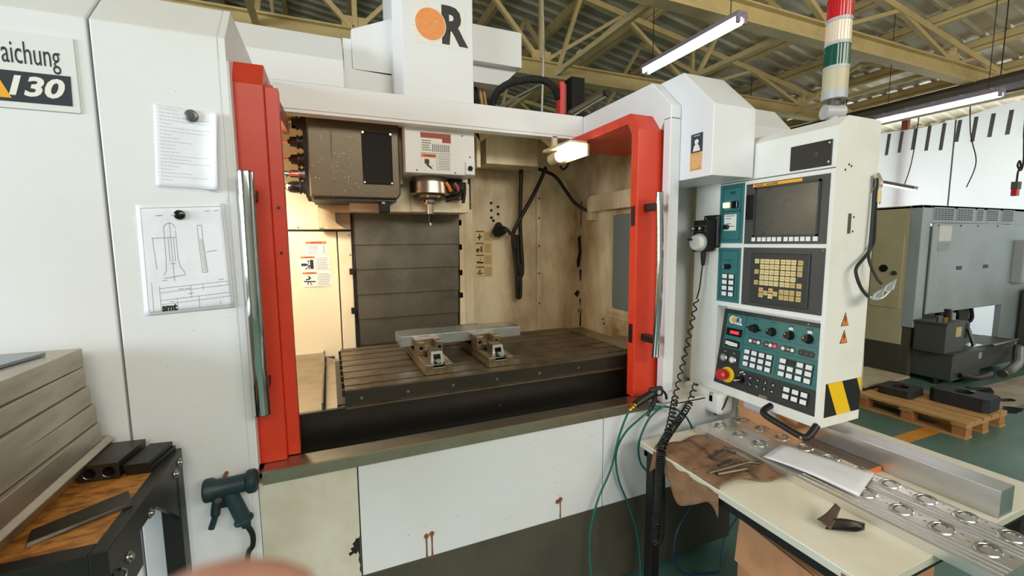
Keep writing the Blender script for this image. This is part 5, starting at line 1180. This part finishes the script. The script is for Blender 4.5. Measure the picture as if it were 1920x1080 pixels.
MB().box(8.75,9.6,.55,1.15,0,.95).build('cabinet_body','bgm_dark',gc,bevel=.004); MB().tube(smoothpath([(8.66,.98,1.1),(8.64,.96,.7),(8.6,.95,.3),(8.66,.9,.02)]),.02,n=8).build('hose','yellow',gc,smooth=True)
# pallet
pa = thing('pallet','worn wooden pallet carrying two dark parts on the green floor','pallet',(5.08,.53,0))
for x0, x1 in ((4.74,4.87),(4.885,4.99),(5.02,5.13),(5.16,5.28),(5.31,5.43)): MB().box(x0,x1,.13,.94,.118,.140).build('deck_board','wood',pa,bevel=.002)
for y in (.13,.49,.84): MB().box(4.74,5.43,y,y+.10,.096,.118).build('cross_board','wood',pa,bevel=.002)
for x in (4.75,5.03,5.32):
    for y in (.135,.49,.845): MB().box(x,x+.10,y,y+.09,.018,.096).build('block','wood_end',pa,bevel=.003)
for x in (4.74,5.02,5.32): MB().box(x,x+.11,.13,.94,0,.018).build('skid_board','wood',pa,bevel=.002)
def dark_part(label, cx, cy, sx, sy, h, a, r_):
    t = thing('dark_bored_part',label,'machine part',(cx,cy,.14))
    n = 28; outer = rot2(cx,cy,a,[(-sx,-sy),(sx,-sy),(sx,sy),(-sx,sy)]); mb = MB()
    inner = rot2(cx,cy,a,[(r_*math.cos(2*math.pi*i/n),r_*.72*math.sin(2*math.pi*i/n)) for i in range(n)])
    sq = []
    for i in range(n):
        c_, s_ = math.cos(2*math.pi*i/n), math.sin(2*math.pi*i/n); k = 1/max(abs(c_),abs(s_)); sq.append((sx*c_*k, sy*s_*k))
    sq = rot2(cx,cy,a,sq); z0, z1 = .141, .141+h
    vs_ = [(*p,z0) for p in sq]+[(*p,z1) for p in sq]+[(*p,z1) for p in inner]+[(*p,z0) for p in inner]
    fs = []
    for i in range(n):
        j = (i+1) % n; fs += [(i,j,n+j,n+i),(n+i,n+j,2*n+j,2*n+i),(2*n+i,2*n+j,3*n+j,3*n+i),(3*n+i,3*n+j,j,i)]
    mb.add(vs_,fs).build('body','dark_part',t)
    q = rot2(cx,cy,a,[(sx*.55,-sy*.25),(sx*.35,-sy*.1)]); MB().bar((*q[0],z1+.004),(*q[1],z1+.004),.03,.008).build('bright_tab','steel',t)
dark_part('thicker dark part with an oval bore standing at the outer end of the pallet', 5.27,.36,.13,.20,.12,.05,.085)
dark_part('flatter dark part with an oval bore lying on the inner end of the pallet', 5.10,.755,.15,.135,.07,.1,.085)
pb = thing('plywood_board','pale dirty plywood board on a low crate behind the pallet','board',(5.35,1.2,0))
B('crate','wood_dark',pb,5.0,5.7,1.0,1.35,0,.14); B('board','plywood',pb,4.95,5.76,.98,1.40,.14,.16)
st_ = tag(MB().cyl((4.93,1.0,0),(4.93,1.03,.95),.016,n=8).build('floor_pole','truss_pale'),'thin pale pole standing beside the plywood board','pole')

# ---- fluorescent lamps
def lamp(label, x, y0, y1, z, tilt=0, tubes=2, wires=True):
    t = thing('fluorescent_lamp',label,'lamp',(x,(y0+y1)/2,z),'hanging fluorescent lamps')
    MB().prism([(x-.07,z+.0),(x+.07,z+.0),(x+.05,z+.05),(x-.05,z+.05)],1,y0,y1).build('housing','lamp_housing',t)
    for k in range(tubes):
        xx = x + (k-(tubes-1)/2)*.075
        MB().cyl((xx,y0+.03,z-.022),(xx,y1-.03,z-.022),.017,n=10).build('tube','tube_white',t,smooth=True)
        for y in (y0+.01,y1-.01): B('tube_socket','lamp_housing',t,xx-.015,xx+.015,y-.012,y+.012,z-.045,z+.002)
    if wires:
        for y in (y0+.12,y1-.12): MB().cyl((x,y,z+.05),(x,y,RZ(x)-.06),.004,n=5).build('hanger','cable_black',t)
lamp('bright fluorescent lamp hanging under the roof truss above the enclosure', 3.27,1.21,2.42,3.50)
lamp('fluorescent lamp hanging beside the cable tray in front of the curtain', 6.80,.86,2.04,3.22)
l3 = thing('fluorescent_lamp','slanted fluorescent lamp hanging low in front of the white curtain','lamp',(9.5,3.06,2.6),'hanging fluorescent lamps')
MB().bar((9.5,3.40,2.74),(9.5,2.78,2.53),.12,.05).build('housing','lamp_housing',l3); MB().cyl((9.5,3.38,2.70),(9.5,2.80,2.50),.02,n=8).build('tube','tube_white',l3)
MB().tube(smoothpath([(9.5,2.95,2.62),(9.52,2.90,2.9),(9.5,2.85,3.3),(9.45,2.8,3.9)]),.008,n=5).build('hanger','cable_black',l3)
# cable tray with bars
ct_ = thing('cable_tray','grey wire cable tray running along the roof above the second lamp','cable tray',(7.1,1.5,3.35))
for dx in (0,.05,.10,.15,.20,.25): MB().cyl((6.98+dx,.4,3.34),(6.98+dx,4.5,3.34),.008,n=5).build('wire','lamp_housing',ct_)
for k in range(16): MB().cyl((6.95,.5+k*.26,3.335),(7.26,.5+k*.26,3.335),.010,n=5).build('rung','bgm_grey',ct_)
B('side_rail','base_grey',ct_,7.25,7.27,.4,4.5,3.33,3.40); B('side_rail','base_grey',ct_,6.94,6.96,.4,4.5,3.33,3.40)
for y in (1,2.6,4.2): MB().cyl((7.1,y,3.34),(7.1,y,RZ(7.1)-.05),.006,n=5).build('hanger','cable_black',ct_)
# hanging plug and loose cables
hp = thing('hanging_socket','black socket block hanging on a looped cable from the roof','socket',(7.75,1.0,2.15))
MB().box(7.71,7.81,.97,1.03,2.24,2.33).build('socket_body','base_grey',hp,bevel=.004); B('socket_plug','estop_red',hp,7.715,7.79,.975,1.025,2.16,2.24)
MB().tube(smoothpath([(7.76,1.0,2.33),(7.77,1.0,2.45),(7.82,1.0,2.52),(7.78,1.0,2.58),(7.74,1.0,2.52),(7.84,1.0,2.47),(7.88,1.0,2.6),(7.84,1.0,2.8),(7.80,1.0,3.1),(7.8,1.0,4.5)]),.010,n=6).build('cable','cable_black',hp,smooth=True)
for lb, p, r_, m_ in (('white cable hanging from the roof beside the orange and black logo tower',[(2.36,3.2,5.3),(2.40,3.2,4.6),(2.43,3.2,4.0),(2.41,3.2,3.3),(2.38,3.2,2.6)],.012,'cable_white'),
                      ('thin white cable strung along the roof tie above the enclosure',[(3.2,2.2,4.15),(3.16,2.9,4.12),(3.10,3.5,4.02),(3.0,4.2,3.95),(2.95,5.6,4.05),(2.9,7,4.1)],.018,'cable_white'),
                      ('thin dark cable hanging in front of the white curtain',[(9.9,2.35,4.1),(9.9,2.30,3.4),(9.92,2.2,2.9),(9.9,2.28,2.5)],.008,'cable_black')):
    tag(MB().tube(smoothpath(p),r_,n=6).build('roof_cable',m_,smooth=True),lb,'cable')
jb = tag(MB().box(3.06,3.14,3.42,3.52,3.98,4.08).build('junction_box','cable_white',bevel=.006),'small white junction box on the cable along the roof tie','junction box')

# ================================================================== FINGERTIP OF THE PERSON HOLDING THE CAMERA
def cpt(px, py, d):     # a place near the camera
    return CAM + (fw + rt2*((px-960)/F_PX) - up2*((py-540)/F_PX))*d
def skin(name, chains, parent, m_):
    vs_, es, rs = [], [], []
    for ch in chains:
        k = None
        for q in ch:
            if isinstance(q, int): k = q; continue
            vs_.append(q[0]); rs.append(q[1])
            if k is not None: es.append((k, len(vs_)-1))
            k = len(vs_)-1
    me = bpy.data.meshes.new(name); me.from_pydata([tuple(v-WL[parent]) for v in vs_], es, [])
    o = bpy.data.objects.new(name, me); COL.objects.link(o); o.parent = parent; WL[o] = WL[parent].copy()
    md = o.modifiers.new('skin','SKIN'); md.use_smooth_shade = True
    for i, sv in enumerate(me.skin_vertices[0].data): sv.radius = (rs[i], rs[i]); sv.use_root = (i == 0)
    o.modifiers.new('sub','SUBSURF').levels = 2; o.modifiers['sub'].render_levels = 2
    me.materials.append(MATS[m_]); return o
tip = cpt(496, 1116, .037)
hd = thing('person','fingertip of a person reaching into view beside the wash gun','person',tuple(tip - Vector((0,0,.14))))
R_, U_, W_ = rt2, up2, fw
wrist = tip - U_*.15 - R_*.10 + W_*.0
palm = tip - U_*.095 - R_*.075
kn = [tip - U_*(.072 if i == 1 else .094) - R_*(.062-.002*i) + W_*(-.004+.019*i) for i in range(4)]
ch = [[(wrist,.026),(palm,.030)]]
ch.append([1,(kn[1],.011),(tip - U_*.030 - R_*.028 + W_*.008,.0120),(tip - U_*.014 - R_*.006 + W_*.001,.0120),(tip,.0115)])
for i in (0,2,3):
    k = kn[i]; l = (.8,1,.95,.78)[i]
    ch.append([1,(k,.0105),(k - U_*.006 + R_*.030*l,.0092),(k - U_*.026*l + R_*.040*l,.0085),(k - U_*.044*l + R_*.030*l,.0072)])
ch.append([1,(palm - W_*.012 - U_*.02 + R_*.014,.012),(palm - W_*.016 - U_*.022 + R_*.036,.0105),(palm - W_*.010 - U_*.026 + R_*.056,.0085)])
skin('hand', ch, hd, 'skin')
MB().sph(tip + (tip-CAM).normalized()*.0092 - U_*.005, .0042, 12, (1,.4,1)).build('fingernail','nail',hd,smooth=True)
